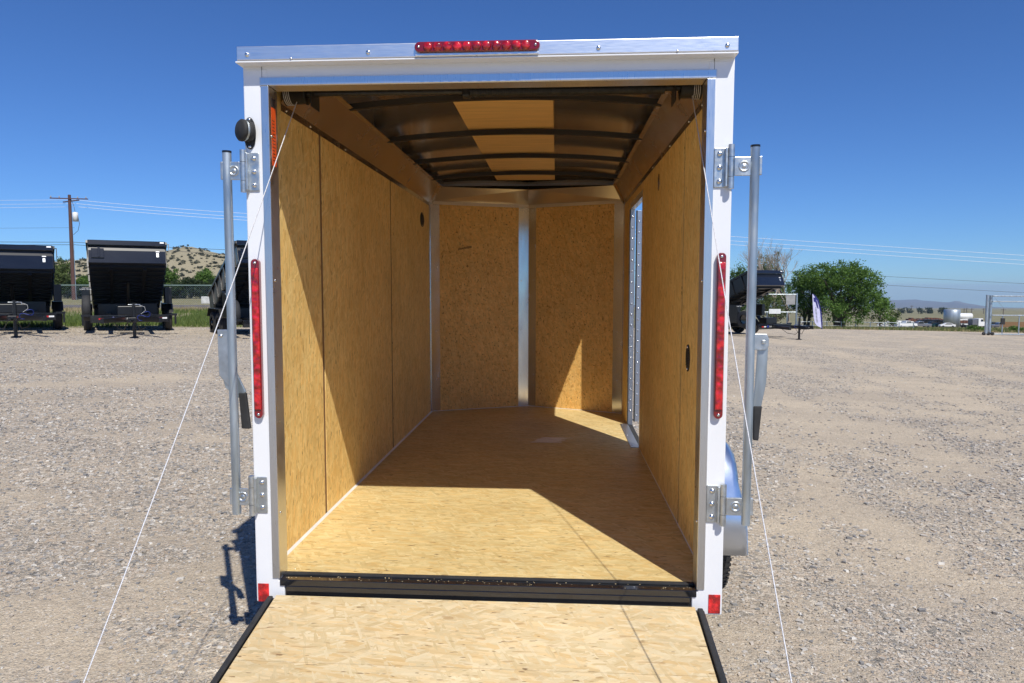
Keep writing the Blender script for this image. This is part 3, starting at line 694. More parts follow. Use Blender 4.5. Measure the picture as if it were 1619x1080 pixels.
tb(MB().tube([(-.8, -.012, -.085), (.8, -.012, -.085)], .014, 12), 'ramp_hinge', 'black', parent=rp)
# ramp spring
SZ, SY = 1.957, .275
tb(MB().tube([(-.87, SY, SZ), (.86, SY, SZ)], .013, 12), 'spring_shaft', 'coil')
prof = []
x0, x1 = -.085, .705; n = 120
for k in range(n):
    a = x0+(x1-x0)*k/n; b = a+(x1-x0)/n; prof += [(a, .021), ((a+b)/2, .0275), (b-.0001, .021)]
tb(MB().lathe(prof, (0, SY, SZ), (1, 0, 0), 20), 'torsion_spring', 'coil')
tb(MB().box(-.115, -.083, SY-.03, SY+.03, SZ-.028, SZ+.028), 'spring_cone', 'rib', .006)
for s in (-1, 1):
    dx = (-.855, -.765) if s < 0 else (.765, .848)
    pr = [(dx[0], .02), (dx[0]+.001, .05)]
    n = 13
    for k in range(n):
        a = dx[0]+(dx[1]-dx[0])*(k+.2)/n; pr += [(a, .040), (a+.0028, .0435)]
    pr += [(dx[1]-.004, .040), (dx[1]-.003, .047), (dx[1], .047), (dx[1]+.0005, .015)]
    dr = tb(MB().lathe(pr, (0, SY, SZ), (1, 0, 0), 28), 'cable_drum', 'rib')
    mb = MB()
    for k in range(4):
        xx = (-.848+.0075*k) if s < 0 else (.840-.0075*k)
        mb.tube([(xx+.002*math.cos(a), SY+.0465*math.cos(a), SZ+.0465*math.sin(a)) for a in np.linspace(0, 6.28, 28)], .0016, 6, False)
    tb(mb, 'cable_wrap', 'cable', parent=dr)
    xa = -.735 if s < 0 else .742
    tb(MB().box(xa-.002, xa+.002, SY-.045, SY+.06, SZ-.062, SZ+.06), 'shaft_bracket', 'rib', .001)
tb(MB().box(-.80, .80, .082, .088, 1.93, 1.984), 'header_back', 'rib')
# cables, drum to ramp
def cable(s, top, end):
    a = np.array(top); b = np.array(end); N = 900; mb = MB()
    ax = (b-a)/np.linalg.norm(b-a); e1 = np.cross(ax, [1, 0, 0]); e1 /= np.linalg.norm(e1); e2 = np.cross(ax, e1)
    for q in range(3):
        P = []
        for k in range(N+1):
            t = k/N; th = 2*math.pi*(q/3+t*130); P.append(a+(b-a)*t+np.array([0, 0, -.035*math.sin(math.pi*t)])+(e1*math.cos(th)+e2*math.sin(th))*.0010)
        mb.tube(P, .00115, 5)
    tb(mb, 'ramp_cable', 'cable', label='thin pale wire rope from the %s drum to the ramp' % ('left' if s < 0 else 'right'))
cable(-1, (-.794, SY-.042, SZ-.045), (-.872, -1.55, rz(-1.55)+.02))
cable(1, (.807, SY-.042, SZ-.045), (.85, -1.42, rz(-1.42)+.02))
# orange warning label on the left jamb
lab = tb(MB().box(-.8193, -.8188, .02, .062, 1.62, 1.84), 'warning_label', 'orange', label='orange warning label on the left jamb')
lab.data.transform(Matrix.Translation((.0024, 0, 0)))
mb = MB().box(-.8162, -.8158, .022, .060, 1.842, 1.875)
for k in range(13): mb.box(-.8162, -.8158, .026, .056-.012*rng.uniform(), 1.64+k*.0125, 1.6425+k*.0125)
tb(mb, 'small_print', 'ink', parent=lab)
# side vent on the left post
P = [(-.893+.024*math.cos(a), 1.737+.06*math.sin(a)) for a in np.linspace(0, 2*math.pi, 24, endpoint=False)]
vt = tb(MB().prism(P, 'y', -.006, -.0004), 'side_vent', 'rubber', .002, label='round black plastic vent standing off the left post')
ax = Vector((-.62, -.78, 0.02)).normalized()
c0 = Vector((-.888, -.004, 1.742))
tb(MB().lathe([(0, .036), (.012, .039), (.020, .040), (.021, .036), (.030, .036), (.031, .041), (.040, .041), (.047, .034), (.049, .001)], c0, ax, 30), 'vent_hood', 'rubber', parent=vt)
tb(MB().lathe([(.0215, .0375), (.026, .0385), (.0295, .0375)], c0, ax, 30), 'vent_ring', 'galv', parent=vt)
screws([(-.893, -.006, 1.737+.050), (-.893, -.006, 1.737-.050)], (0, -1, 0), .006, .004, parent=vt)
# lock bars and hinges
for s in (-1, 1):
    px, pyv = (.987 if s > 0 else -.9715), -.032
    barp = tb(MB().tube([(px, pyv, .268), (px, pyv, 1.66)], .0165, 20), 'lock_bar', 'galv', label='upright galvanised pipe on the %s side of the opening' % ('left' if s < 0 else 'right'))
    tb(MB().tube([(px, pyv, 1.6595), (px, pyv, 1.667)], .0172, 20), 'end_cap', 'black', parent=barp)
    for zc in (1.592, .337):
        pc = .868 if s > 0 else -.880
        hg = tb(MB().box(pc-.021, pc+.021, -.006, -.0006, zc-.072, zc+.072), 'hinge_plate', 'zinc', .003)
        bx = .905 if s > 0 else -.914
        tb(MB().box(pc+s*.021-.004, pc+s*.021+.004, -.024, -.0008, zc-.070, zc+.070), 'hinge_flange', 'zinc', .002, hg)
        for z0, z1 in ((zc-.078, zc-.036), (zc+.036, zc+.080)): tb(MB().tube([(bx, -.022, z0), (bx, -.022, z1)], .0115, 18), 'knuckle', 'zinc', parent=hg)
        tb(MB().tube([(bx, -.022, zc-.0345), (bx, -.022, zc+.0345)], .0112, 18), 'strap_knuckle', 'zinc', parent=hg)
        tb(MB().box(bx+s*.009, px-s*.010, -.036, -.030, zc-.034, zc+.034), 'strap', 'zinc', .002, hg)
        mc = ((bx+px)/2+s*.002, -.036, zc)
        tb(MB().lathe([(-.001, .021), (.0025, .0195), (.003, .017), (.0005, .012), (-.002, .0105), (.001, .0085), (.0015, .0003)], mc, (0, -1, 0), 22), 'strap_dimple', 'zinc', parent=hg)
        tb(MB().box(px+s*.014, px+s*.024, -.04, -.026, zc-.032, zc+.034), 'strap_tail', 'zinc', .002, hg)
        screws([(pc-s*.001, -.006, zc+d) for d in (-.050, 0, .050)], (0, -1, 0), .0095, .007, 'hinge_screw', hg)
    # cam handle
    if s > 0:
        br = tb(MB().prism([(1.000, .925), (1.045, .925), (1.056, .94), (1.056, .965), (1.048, .985), (1.000, .985)], 'y', -.028, -.022), 'handle_bracket', 'zinc', .002)
        tb(MB().box(1.030, 1.042, -.034, -.028, .948, .962), 'bracket_bolt', 'screw', .002, br)
        mb = MB().prism([(1.020, .95), (1.058, .95), (1.054, .80), (1.038, .71), (1.006, .71), (1.014, .80)], 'y', -.015, -.005); hd = tb(mb, 'handle', 'galv', .003)
        tb(MB().prism([(1.009, .715), (1.041, .715), (1.031, .585), (1.012, .585)], 'y', -.018, -.002), 'grip', 'rubber', .004, hd)
    else:
        br = tb(MB().prism([(-1.038, .81), (-.996, .76), (-.991, .99), (-1.041, .99)], 'y', -.010, -.004), 'handle_bracket', 'zinc', .003)
        tb(MB().lathe([(0, .007), (.004, .006), (.005, .0003)], (-1.026, -.010, .965), (0, -1, 0), 12), 'bracket_bolt', 'screw', 0, br)
        mb = MB().prism([(-1.034, .82), (-.994, .87), (-.935, .745), (-.965, .72), (-1.018, .76)], 'y', -.003, .006); hd = tb(mb, 'handle', 'galv', .003)
        tb(MB().prism([(-.965, .742), (-.935, .742), (-.921, .60), (-.956, .60)], 'y', -.006, .010), 'grip', 'rubber', .004, hd)
# fenders and wheels
for s in (-1, 1):
    x0, x1 = .9145*s, 1.208*s
    yc = 1.20
    out = [(yc-.475, -.137), (yc-.435, .05), (yc-.395, .20), (yc-.372, .28), (yc-.335, .345), (yc-.28, .39), (yc-.20, .414), (yc+.20, .414), (yc+.28, .39), (yc+.335, .345), (yc+.37, .28), (yc+.385, .20), (yc+.395, .05), (yc+.40, -.137)]
    mb = MB(); n = len(out); V = []
    cols = [(0, 0), (.3, 0), (.5, .008), (.65, .022), (.78, .045), (.88, .075), (.95, .11), (1.0, .17), (1.0, .22)]
    for fx, dz in cols:
        for y, z in out:
            k = max(0, min(1, (z-.05)/.34)); V.append((x0+(x1-x0)*fx-(.03*s*k if fx > .9 else 0), y+(.012 if y < yc else -.012)*(fx > .99), z-dz*k))
    F = [(r_*n+i, r_*n+i+1, (r_+1)*n+i+1, (r_+1)*n+i) for r_ in range(len(cols)-1) for i in range(n-1)]
    fo = tb(mb.add(V, F, True), 'fender', 'fender')
    so = fo.modifiers.new('thick', 'SOLIDIFY'); so.thickness = .002
    cx = 1.075*s; cz = -.166; rad = .322; hw = .10
    prof = [(-hw, .20), (-hw, .27), (-hw+.015, .305), (-hw+.03, .316)]
    for g_ in (-.045, -.015, .015, .045): prof += [(g_-.012, rad), (g_-.004, rad), (g_-.003, rad-.008), (g_+.003, rad-.008), (g_+.004, rad)]
    prof += [(hw-.03, .316), (hw-.015, .305), (hw, .27), (hw, .20)]
    wh = tb(MB().lathe(prof, (cx, yc, cz), (1, 0, 0), 72), 'wheel', 'rubber')
    mb = MB()
    for k in range(60):
        a = 2*math.pi*k/60
        for side in (-1, 1):
            q = Matrix.Rotation(a, 3, 'X'); P = []
            for (xx, aa, r0, r1) in ((.052, 0, rad-.004, rad+.0015), (.094, .03, .300, .312)):
                for da in (-.018, .018):
                    for r_ in (r0, r1): P.append(Vector((cx+side*xx, yc, cz))+q @ Vector((0, math.sin(aa+da)*r_, math.cos(aa+da)*r_)))
            mb.add(P, [(0, 1, 3, 2), (4, 5, 7, 6), (1, 3, 7, 5), (0, 1, 5, 4), (2, 3, 7, 6)])
    tb(mb, 'tread', 'rubber', parent=wh)
    tb(MB().lathe([(s*.06, .203), (s*.085, .20), (s*.09, .17), (s*.05, .14), (s*.05, .06), (s*.095, .05), (s*.10, .001)], (cx, yc, cz), (1, 0, 0), 32), 'rim', 'white_flat', parent=wh)
tb(MB().tube([(-1.0, 1.2, -.166), (1.0, 1.2, -.166)], .03, 12), 'axle', 'black')
tb(MB().box(-.60, -.55, .06, 5.2, -.16, -.0605).box(.55, .60, .06, 5.2, -.16, -.0605), 'frame_rail', 'black')
tb(MB().tube([(-.58, 3.6, -.12), (0, 5.6, -.12)], .035, 8).tube([(.58, 3.6, -.12), (0, 5.6, -.12)], .035, 8), 'tongue', 'black')
tb(MB().tube([(0, 5.45, -.58), (0, 5.45, .25)], .03, 12).lathe([(0, .09), (.02, .09), (.02, .03)], (0, 5.45, -.60), (0, 0, 1), 16), 'jack', 'zinc')
tb(MB().box(.8735, .8815, 3.3155, 3.3195, .0, 1.80), 'door_seal', 'rubber')
# side door, swung out on the front edge of its opening
tb(MB().box(.8775, .917, 2.4465, 2.4495, -.0, 1.862).box(.873, .876, 2.43, 2.452, .001, 1.85), 'door_jamb', 'alu')
tb(MB().box(.873, .917, 3.32, 3.3435, .0, 1.80), 'door_jamb', 'door_metal')
tb(MB().box(.8775, .893, 2.452, 3.319, 1.800, 1.8495), 'door_lintel', 'alu')
tb(MB().box(.815, .879, 2.44, 3.3465, .0005, .004), 'threshold', 'door_metal', .001); tb(MB().box(.8795, .918, 2.452, 3.3435, -.019, -.004), 'door_sill', 'rubber')
screws([(.83, y, .004) for y in (2.5, 2.88, 3.27)], (0, 0, 1), .006)
ang = R(14)   # past square
dq = Matrix.Rotation(ang, 3, 'Z')
def leaf(x0, x1, y0, y1, z0, z1, name, mat, bev=0, par=None):
    pv = Vector((.917, 3.335, 0))
    return tb(MB().box(pv.x+x0, pv.x+x1, pv.y+y0, pv.y+y1, z0, z1, dq, pv), name, mat, bev, par)
dl = leaf(.012, .76, -.03, .002, .03, 1.79, 'side_door', 'white', .003)
leaf(.012, .76, -.034, -.0305, .03, 1.79, 'door_liner', 'door_metal', 0, dl)
leaf(.010, .042, -.037, -.0345, .03, 1.79, 'door_edge_strip', 'door_metal', .001, dl)
leaf(.70, .75, -.037, -.0345, .03, 1.79, 'door_edge_strip', 'door_metal', .001, dl)
leaf(-.002, .011, -.036, -.030, .03, 1.79, 'hinge_strip', 'rubber', .001, dl)
pv = Vector((.917, 3.335, 0))
screws([tuple(dq @ Vector((.026, -.037, z))+pv) for z in np.arange(.08, 1.78, .09)], tuple(dq @ Vector((0, -1, 0))), .008, .004, parent=dl)
screws([(.897, 3.32, z) for z in np.arange(.12, 1.79, .09)], (0, -1, 0), .008, .004)
if len(D.meshes) > 0: pass
# ================================================================== things in the yard
def ground_at(u, depth):
    lx = (u-809.5)/FPX; x = CP[0]+FH[0]*depth+RT[0]*lx*depth; y = CP[1]+FH[1]*depth+RT[1]*lx*depth
    return Vector((x, y, gzf(x, y)))
def rotx(y, z, th, py, pz):
    c, s = math.cos(th), math.sin(th); dy, dz = y-py, z-pz
    return py+dy*c-dz*s, pz+dy*s+dz*c
def dump_trailer(loc, rz, label, group, th=R(16.5)):
    r = thing('dump_trailer', loc, label, 'dump trailer', group, rz); r.scale = (.94, .94, .94)
    B = lambda mb, n, m, bev=0, par=None, label=None: mb.build(n, m, par or r, (0, 0, 0), bev, label)
    PY, PZ = 4.35, .72; ROT = Matrix.Rotation(-th, 3, 'X'); PV = (0, PY, PZ)
    def bx(mb, *a): return mb.box(*a, ROT, PV)
    # chassis
    B(MB().box(-1.03, 1.03, -.06, .06, .38, .60), 'front_beam', 'black_gloss', .008)
    B(MB().box(-.62, -.50, .06, 4.4, .42, .60).box(.50, .62, .06, 4.4, .42, .60), 'chassis_rail', 'black', .01)
    mb = MB()
    for y in np.arange(.7, 4.3, .6): mb.box(-.5, .5, y-.03, y+.03, .45, .53)
    B(mb, 'crossmember', 'black')
    for s in (-1, 1):
        q = Matrix.Rotation(s*.40, 3, 'Z'); B(MB().box(s*.42-.05, s*.42+.05, -1.55, -.06, .42, .56, q, (s*.36, -.75, .5)), 'tongue_rail', 'black', .01)
    B(MB().box(-.10, .10, -1.72, -1.35, .44, .58).lathe([(0, .055), (.10, .055), (.12, .03)], (0, -1.72, .50), (0, -1, 0), 14), 'coupler', 'black', .01)
    jk = B(MB().tube([(.06, -1.28, .02), (.06, -1.28, .98)], .045, 14), 'jack', 'black')
    B(MB().lathe([(0, .12), (.015, .12), (.03, .04), (.2, .035)], (.06, -1.28, 0), (0, 0, 1), 14), 'jack_foot', 'black', 0, jk)
    B(MB().tube([(-.08, -1.30, .93), (.22, -1.30, .93), (.22, -1.30, .88)], .012, 8), 'jack_crank', 'zinc', 0, jk)
    B(MB().tube([(.32+.16*math.sin(a*1.5), -1.05-.1*math.cos(a), .70-.05*a+.05*math.sin(3*a)) for a in np.linspace(0, 4, 24)], .009, 8), 'brake_cord', 'blue_coil')
    B(MB().tube([(.12, -1.2, .95), (.34, -1.2, .86), (.36, -1.2, .76), (.24, -1.2, .66)], .004, 6), 'breakaway_wire', 'white_flat')
    for s in (-1, 1): B(MB().tube([(s*.10, -1.5, .45), (s*.2, -1.3, .22), (s*.34, -1.0, .26), (s*.42, -.8, .42)], .010, 6), 'safety_chain', 'black')
    for x0 in (-.82, .02, .72):
        tp = B(MB().box(x0, x0+.13, -.0635, -.0605, .47, .515), 'tape', 'redwhite_r'); B(MB().box(x0+.131, x0+.26, -.0635, -.0605, .47, .515), 'tape_white', 'redwhite_w', 0, tp)
    B(MB().lathe([(0, .06), (.004, .058), (.0045, .0004)], (-.44, -.0605, .49), (0, -1, 0), 24), 'round_badge', 'blue_coil')
    text_mesh('LOAD TRAIL', .085, 'lettering', 'white_flat', r, (-.17, -.063, .49), (R(90), 0, 0))
    # running gear
    for s in (-1, 1):
        for yy in (2.25, 3.10):
            wh = B(MB().lathe([(-.11, .22), (-.11, .34), (-.085, .375), (-.03, .385), (.03, .385), (.085, .375), (.11, .34), (.11, .22)], (s*1.15, yy, .385), (1, 0, 0), 36), 'wheel', 'rubber')
            B(MB().lathe([(s*.07, .222), (s*.10, .21), (s*.06, .16), (s*.06, .07), (s*.11, .06), (s*.115, .001)], (s*1.15, yy, .385), (1, 0, 0), 24), 'rim', 'black_gloss', 0, wh)
        P = [(1.72, .60), (1.95, .86), (3.40, .86), (3.63, .60), (3.66, .60), (3.42, .885), (1.93, .885), (1.69, .60)]
        B(MB().prism(P, 'x', s*1.03, s*1.29), 'fender', 'black', .006)
        B(MB().box(s*1.03, s*1.27, .10, .16, .56, .62).box(s*1.20, s*1.25, .10, .16, .30, .56), 'step', 'black')
    B(MB().tube([(-1.1, 2.25, .385), (1.1, 2.25, .385)], .04, 8).tube([(-1.1, 3.1, .385), (1.1, 3.1, .385)], .04, 8), 'axle', 'black')
    sp = B(MB().lathe([(-.11, .2), (-.11, .34), (-.08, .375), (0, .385), (.08, .375), (.11, .34), (.11, .2)], (-1.13, .62, .80), (1, 0, 0), 36), 'spare_wheel', 'rubber')
    B(MB().lathe([(-.06, .2), (-.05, .14), (-.05, .001)], (-1.13, .62, .80), (1, 0, 0), 20), 'rim', 'black_gloss', 0, sp)
    B(MB().box(-1.24, -1.04, .95, 1.6, .62, 1.42), 'tool_cabinet', 'black', .01)
    text_mesh('LOAD TRAIL', .055, 'lettering', 'white_flat', r, (-1.14, .945, 1.36), (R(90), 0, 0))
    B(MB().box(1.05, 1.25, 1.6, 2.3, .90, 1.42), 'side_box', 'black', .01)
    # bed
    mb = MB(); bx(mb, -1.02, 1.02, .05, 4.32, .66, .70); bed = B(mb, 'bed_floor', 'black')
    for s in (-1, 1):
        mb = MB(); bx(mb, s*.985, s*1.03, .05, 4.32, .70, 1.27); B(mb, 'bed_side', 'black', 0, bed)
        mb = MB(); bx(mb, s*.97, s*1.08, .0, 4.34, 1.27, 1.35)
        for y in np.arange(.5, 4.2, .62): bx(mb, s*1.03, s*1.075, y-.04, y+.04, .70, 1.27)
        B(mb, 'side_post', 'black', 0, bed)
        mb = MB(); bx(mb, s*.40, s*.50, .3, 4.3, .56, .66); B(mb, 'bed_runner', 'black', 0, bed)
    mb = MB()
    for y in np.arange(.25, 4.3, .38): bx(mb, -1.0, 1.0, y-.025, y+.025, .60, .659)
    B(mb, 'floor_channel', 'black', 0, bed)
    mb = MB(); bx(mb, -1.02, 1.02, .02, .06, .66, 1.05); B(mb, 'headboard', 'black_gloss', 0, bed)
    mb = MB(); bx(mb, -1.03, 1.03, -.06, .055, 1.19, 1.35); B(mb, 'top_cap', 'black_gloss', .015, bed)
    mb = MB(); bx(mb, -1.00, 1.00, .035, .06, 1.05, 1.19); B(mb, 'headboard_upper', 'black', 0, bed)
    mb = MB(); bx(mb, -.95, -.62, -.02, .02, .80, 1.10); bx(mb, -.78, -.72, -.035, -.02, .82, 1.14); B(mb, 'tarp_bracket', 'black_gloss', .008, bed)
    mb = MB(); bx(mb, .88, .99, -.066, -.0605, 1.28, 1.32); bx(mb, .76, .86, .012, .0195, 1.02, 1.05); B(mb, 'data_plate', 'white_flat', 0, bed)
    mb = MB(); bx(mb, .77, .84, .010, .0195, .86, .98); B(mb, 'tarp_reel_plate', 'zinc', .01, bed)
    mb = MB(); bx(mb, 1.03, 1.12, -.03, -.01, 1.26, 1.28); bx(mb, 1.11, 1.13, -.03, -.01, 1.0, 1.28); B(mb, 'tarp_crank', 'black', 0, bed)
    B(MB().box(-1.0, 1.0, 4.25, 4.35, .42, .70), 'rear_beam', 'black'); B(MB().box(-.85, .85, 2.35, 2.45, .45, .88), 'hoist_frame', 'black')
    ya, za = rotx(1.6, .62, -th, PY, PZ)
    B(MB().tube([(0, 2.6, .52), (0, (2.6+ya)/2, (.52+za)/2)], .07, 14), 'hoist_cylinder', 'black')
    B(MB().tube([(0, (2.6+ya)/2, (.52+za)/2), (0, ya, za)], .045, 14), 'hoist_rod', 'black')
    B(MB().box(-.33, .33, .12, .55, .60, .86), 'pump_box', 'black', .02)
    return r
gname = 'black dump trailers parked around the yard'
dump_trailer(ground_at(206, 20.0), R(33), 'black dump trailer with raised bed between the power pole and the scrubby hill', gname, R(20))
dt = dump_trailer(ground_at(20, 18.9), R(38), 'black dump trailer cut off by the left edge of the photo', gname, R(16))
d3 = dump_trailer(ground_at(440, 20.2), R(38), 'black dump trailer half hidden behind the left post and galvanised pipe', gname, R(22))
def dcopy2(u, d, rz, label):
    c = copy_tree(d3); c.location = ground_at(u, d); c.rotation_euler = (0, 0, R(rz)); c['label'] = label; return c
dcopy2(1224, 29.4, 33, 'black dump trailer seen from the side behind the right galvanised pipe')

# ---- power poles and lines
def power_pole(u, dp, top_row, label):
    g = ground_at(u, dp); h = CP[2]+(455-top_row)/FPX*dp-g.z
    r = thing('power_pole', g, label, 'utility pole', 'utility poles along the line')
    MB().tube([(0, 0, -.3), (0, 0, h*.5), (0, 0, h)], [.15, .13, .10], 12).build('pole', 'creosote', r)
    MB().box(-1.25, 1.25, -.14, -.06, h-.32, h-.25, Matrix.Rotation(.30, 3, 'Z'), (0, 0, h)).build('crossarm', 'creosote', r)
    MB().box(-1.1, 1.1, .06, .14, h-.48, h-.41, Matrix.Rotation(-.5, 3, 'Z'), (0, 0, h)).build('crossarm', 'creosote', r)
    for x in (-1.15, -.6, .6, 1.15):
        MB().lathe([(0, .03), (.04, .055), (.06, .03), (.09, .05), (.12, .02), (.125, .001)], (x*math.cos(.3), x*math.sin(.3)-.11, h-.24), (0, 0, 1), 12).build('insulator', 'sign_grey', r)
    MB().lathe([(0, .001), (.01, .19), (.62, .19), (.66, .16), (.70, .001)], (.42, -.05, h-1.95), (0, 0, 1), 18).build('transformer', 'white_flat', r)
    MB().tube([(.42, -.05, h-1.25), (.30, 0, h-.8), (.2, -.1, h-.35)], .014, 6).tube([(.6, -.05, h-1.5), (.72, -.05, h-2.1), (.55, 0, h-2.6), (.18, 0, h-2.9)], .016, 6).build('drop_wire', 'wire_dark', r)
    MB().tube([(.21, -.05, 0), (.19, -.05, h*.55)], .022, 6).build('conduit', 'galv', r)
    return r, g.z+h
pa, za = power_pole(118, 53, 311, 'tall brown power pole carrying a grey transformer behind the dump trailers')
pb, zb = power_pole(806, 58, 345, 'tall brown power pole behind the white trailer')
def wire(p, q, sag, r, mat, label):
    p = np.array(p); q = np.array(q); N = 40
    P = [p+(q-p)*k/N-np.array([0, 0, sag*4*(k/N)*(1-k/N)]) for k in range(N+1)]
    o = MB().tube(P, r, 5, False).build('power_line', mat); tag(o, label, 'wire', 'overhead wires')
lows = ['upper', 'middle', 'lower']
for k, dr in enumerate((0, 6, 11)):
    a = at(118+3*k, 316+dr, 53); b = at(806, 350+dr, 58)
    wire(a, b, .42, .012, 'wire', '%s bright wire running right from the brown pole top' % lows[k])
    wire(b, at(2150, 436+dr*1.3, 64), .10+.04*k, .012, 'wire', '%s bright wire sloping down over the right side trees' % lows[k])
    wire(at(118, 316+dr, 53), at(-700, 318+dr*1.5, 60), .05, .009, 'wire', '%s bright wire running left from the brown pole top' % lows[k])
for k, dr in enumerate((0, 4)):
    wire(at(118, 383+dr, 53), at(-700, 374+dr*2, 60), .1, .018, 'wire_dark', '%s dark wire running left from the middle of the brown pole' % ('upper', 'lower')[k])
    wire(at(118, 383+dr, 53), at(806, 404+dr*3, 58), .25, .016, 'wire_dark', '%s dark wire behind the raised dump bed' % ('upper', 'lower')[k])
    wire(at(806, 404+dr*3, 58), at(2150, 474+dr*4, 64), .12, .013, 'wire_dark', '%s dark wire crossing behind the leafy tree at right' % ('upper', 'lower')[k])
wire(at(118, 360, 53), at(-700, 352, 60), .2, .008, 'wire_dark', 'thin single dark wire high left of the brown pole')

# ---- vegetation
def crown_mesh(blobs, n, leaf, seed):
    g = np.random.default_rng(seed); V = []
    wts = np.array([b[3]*b[4]*b[5] for b in blobs]); wts /= wts.sum()
    for (cx, cy, cz, rx, ry, rz_), wt in zip(blobs, wts):
        k = int(n*wt); 
        nc = max(6, int(k/60)); d = g.normal(size=(nc, 3)); d /= np.linalg.norm(d, axis=1)[:, None]; rad = g.uniform(.45, 1.04, nc)[:, None]**.6
        cc = d*rad*np.array([rx, ry, rz_])+np.array([cx, cy, cz])
        idx = g.integers(0, nc, k); sp = np.array([rx, ry, rz_])*.17+leaf
        V.append(cc[idx]+g.normal(size=(k, 3))*sp*.6)
    P = np.concatenate(V); k = len(P)
    a = g.normal(size=(k, 3)); a /= np.linalg.norm(a, axis=1)[:, None]; b = g.normal(size=(k, 3)); b -= a*(a*b).sum(1)[:, None]; b /= np.linalg.norm(b, axis=1)[:, None]
    s = leaf*g.uniform(.5, 1.2, k)[:, None]
    Q = np.stack([P-a*s, P-b*s*.45, P+a*s, P+b*s*.45], 1).reshape(-1, 3)
    return Q, np.arange(len(Q)).reshape(-1, 4)
def tree(u, dp, wpx, top_row, label, cat, n=9000, leaf=.09, mat='leaf', seed=1, name='leafy_tree', bark='bark', trunk=.28, nb=14, stems=1, group=None, low=.12, base=None):
    g0 = ground_at(u, dp); W = wpx/FPX*dp/2*(1.3 if u < 500 else 1); H = CP[2]+(455-top_row)/FPX*dp-g0.z
    r = thing(name, g0, label, cat, group); g = np.random.default_rng(seed)
    blobs = []
    for k in range(nb):
        a = g.uniform(0, 6.28); q = math.sqrt(g.uniform(0, 1)); zz = g.uniform(low, .86)
        env = math.sin(math.pi*min(1, .12+zz*.95))**.55*(1-.15*zz)
        s = g.uniform(.17, .40)
        blobs.append((math.cos(a)*q*W*env*.78, math.sin(a)*q*W*env*.78, H*zz, W*s, W*s, H*s*.48))
    blobs.append((0, 0, H*.5, W*.6, W*.6, H*.34)); 
    mz = max(b[2]+b[5] for b in blobs); blobs = [(b[0], b[1], b[2]*H/mz, b[3], b[4], b[5]*H/mz) for b in blobs]
    mb = MB()
    for s in range(stems):
        ox = (s-(stems-1)/2)*.35; tr = W*.06*trunk/.28
        top = (ox*1.8, 0, H*.55)
        mb.tube([(ox*.4, 0, -.15), (ox, .05, H*.2), top], [tr, tr*.75, tr*.35], 8)
        for b in blobs[s::stems][:9]:
            st = g.uniform(.15, .5); p0 = Vector((ox*.6+ox*st, 0, H*st*.8)); p1 = Vector(b[:3]); mid = p0.lerp(p1, .5)+Vector((0, 0, -.06*H))
            mb.tube([p0, mid, p1], [tr*.45, tr*.28, tr*.08], 6)
    mb.build('trunk', bark, r)
    V, F = crown_mesh(blobs, n, leaf, seed+5); fast_mesh('crown', V, F, mat, r)
    return r
def bare_tree(u, dp, wpx, top_row, label, seed):
    g0 = ground_at(u, dp); W = wpx/FPX*dp/2; H = CP[2]+(455-top_row)/FPX*dp-g0.z; g = random.Random(seed)
    r = thing('bare_tree', g0, label, 'tree'); mb = MB()
    def grow(p, d, L, rr, lvl):
        q = p+d*L*.5+Vector((g.uniform(-.05, .05), g.uniform(-.05, .05), .03))*L; e = q+(d+Vector((g.uniform(-.25, .25), g.uniform(-.25, .25), .12))).normalized()*L*.5
        (tw if lvl > 2 else mb).tube([p, q, e], [rr, rr*.8, rr*.55], 5 if lvl > 1 else 8, False)
        if lvl < 6:
            for k in range(3 if lvl < 5 else 2):
                nd = (d+Vector((g.uniform(-.75, .75), g.uniform(-.75, .75), g.uniform(.0, .5)))).normalized()
                grow(q.lerp(e, g.uniform(.2, 1)), nd, L*g.uniform(.6, .8), rr*.55, lvl+1)
    tw = MB(); grow(Vector((0, 0, -.1)), Vector((0, 0, 1)), H*.38, .12, 0)
    mb.build('trunk', 'bark_pale', r); tw.build('twigs', 'bark_pale', r)
    return r
# right side group
tree(1328, 47, 150, 413, 'big round leafy green tree right of the white feather flag', 'tree', 22000, .085, 'leaf', 3, nb=26, stems=3, low=.14)
tree(1276, 49, 92, 417, 'smaller leafy tree with dark forked trunk just left of the feather flag', 'tree', 9000, .085, 'leaf', 8, nb=14, stems=2, low=.36)
tree(1392, 47, 50, 462, 'low loose green shrub at the foot of the big round tree', 'shrub', 2600, .07, 'leaf', 12, 'shrub', nb=8, low=.2)
tree(1413, 50, 34, 487, 'small sprawling pale green bush by the parked white vehicles', 'shrub', 900, .07, 'leaf_olive', 14, 'shrub', nb=6, low=.2)
tree(1168, 52, 60, 421, 'leafy tree showing between the right post and the galvanised pipe', 'tree', 5500, .085, 'leaf', 17, nb=12, low=.25)
tree(1214, 54, 84, 400, 'tall thin crowned tree rising directly behind the side view dump trailer', 'tree', 9000, .085, 'leaf_olive', 19, nb=16, bark='bark_pale', low=.15)
tree(1226, 49, 70, 462, 'thick olive bush under the raised bed of the side view dump trailer', 'bush', 2600, .07, 'leaf_olive', 23, 'bush', nb=8, low=.1)
bare_tree(1224, 51, 46, 386, 'leafless pale grey tree behind the side view dump trailer', 4)
bare_tree(1246, 52, 30, 396, 'slim leafless reddish tree beside the grey sign board', 9)
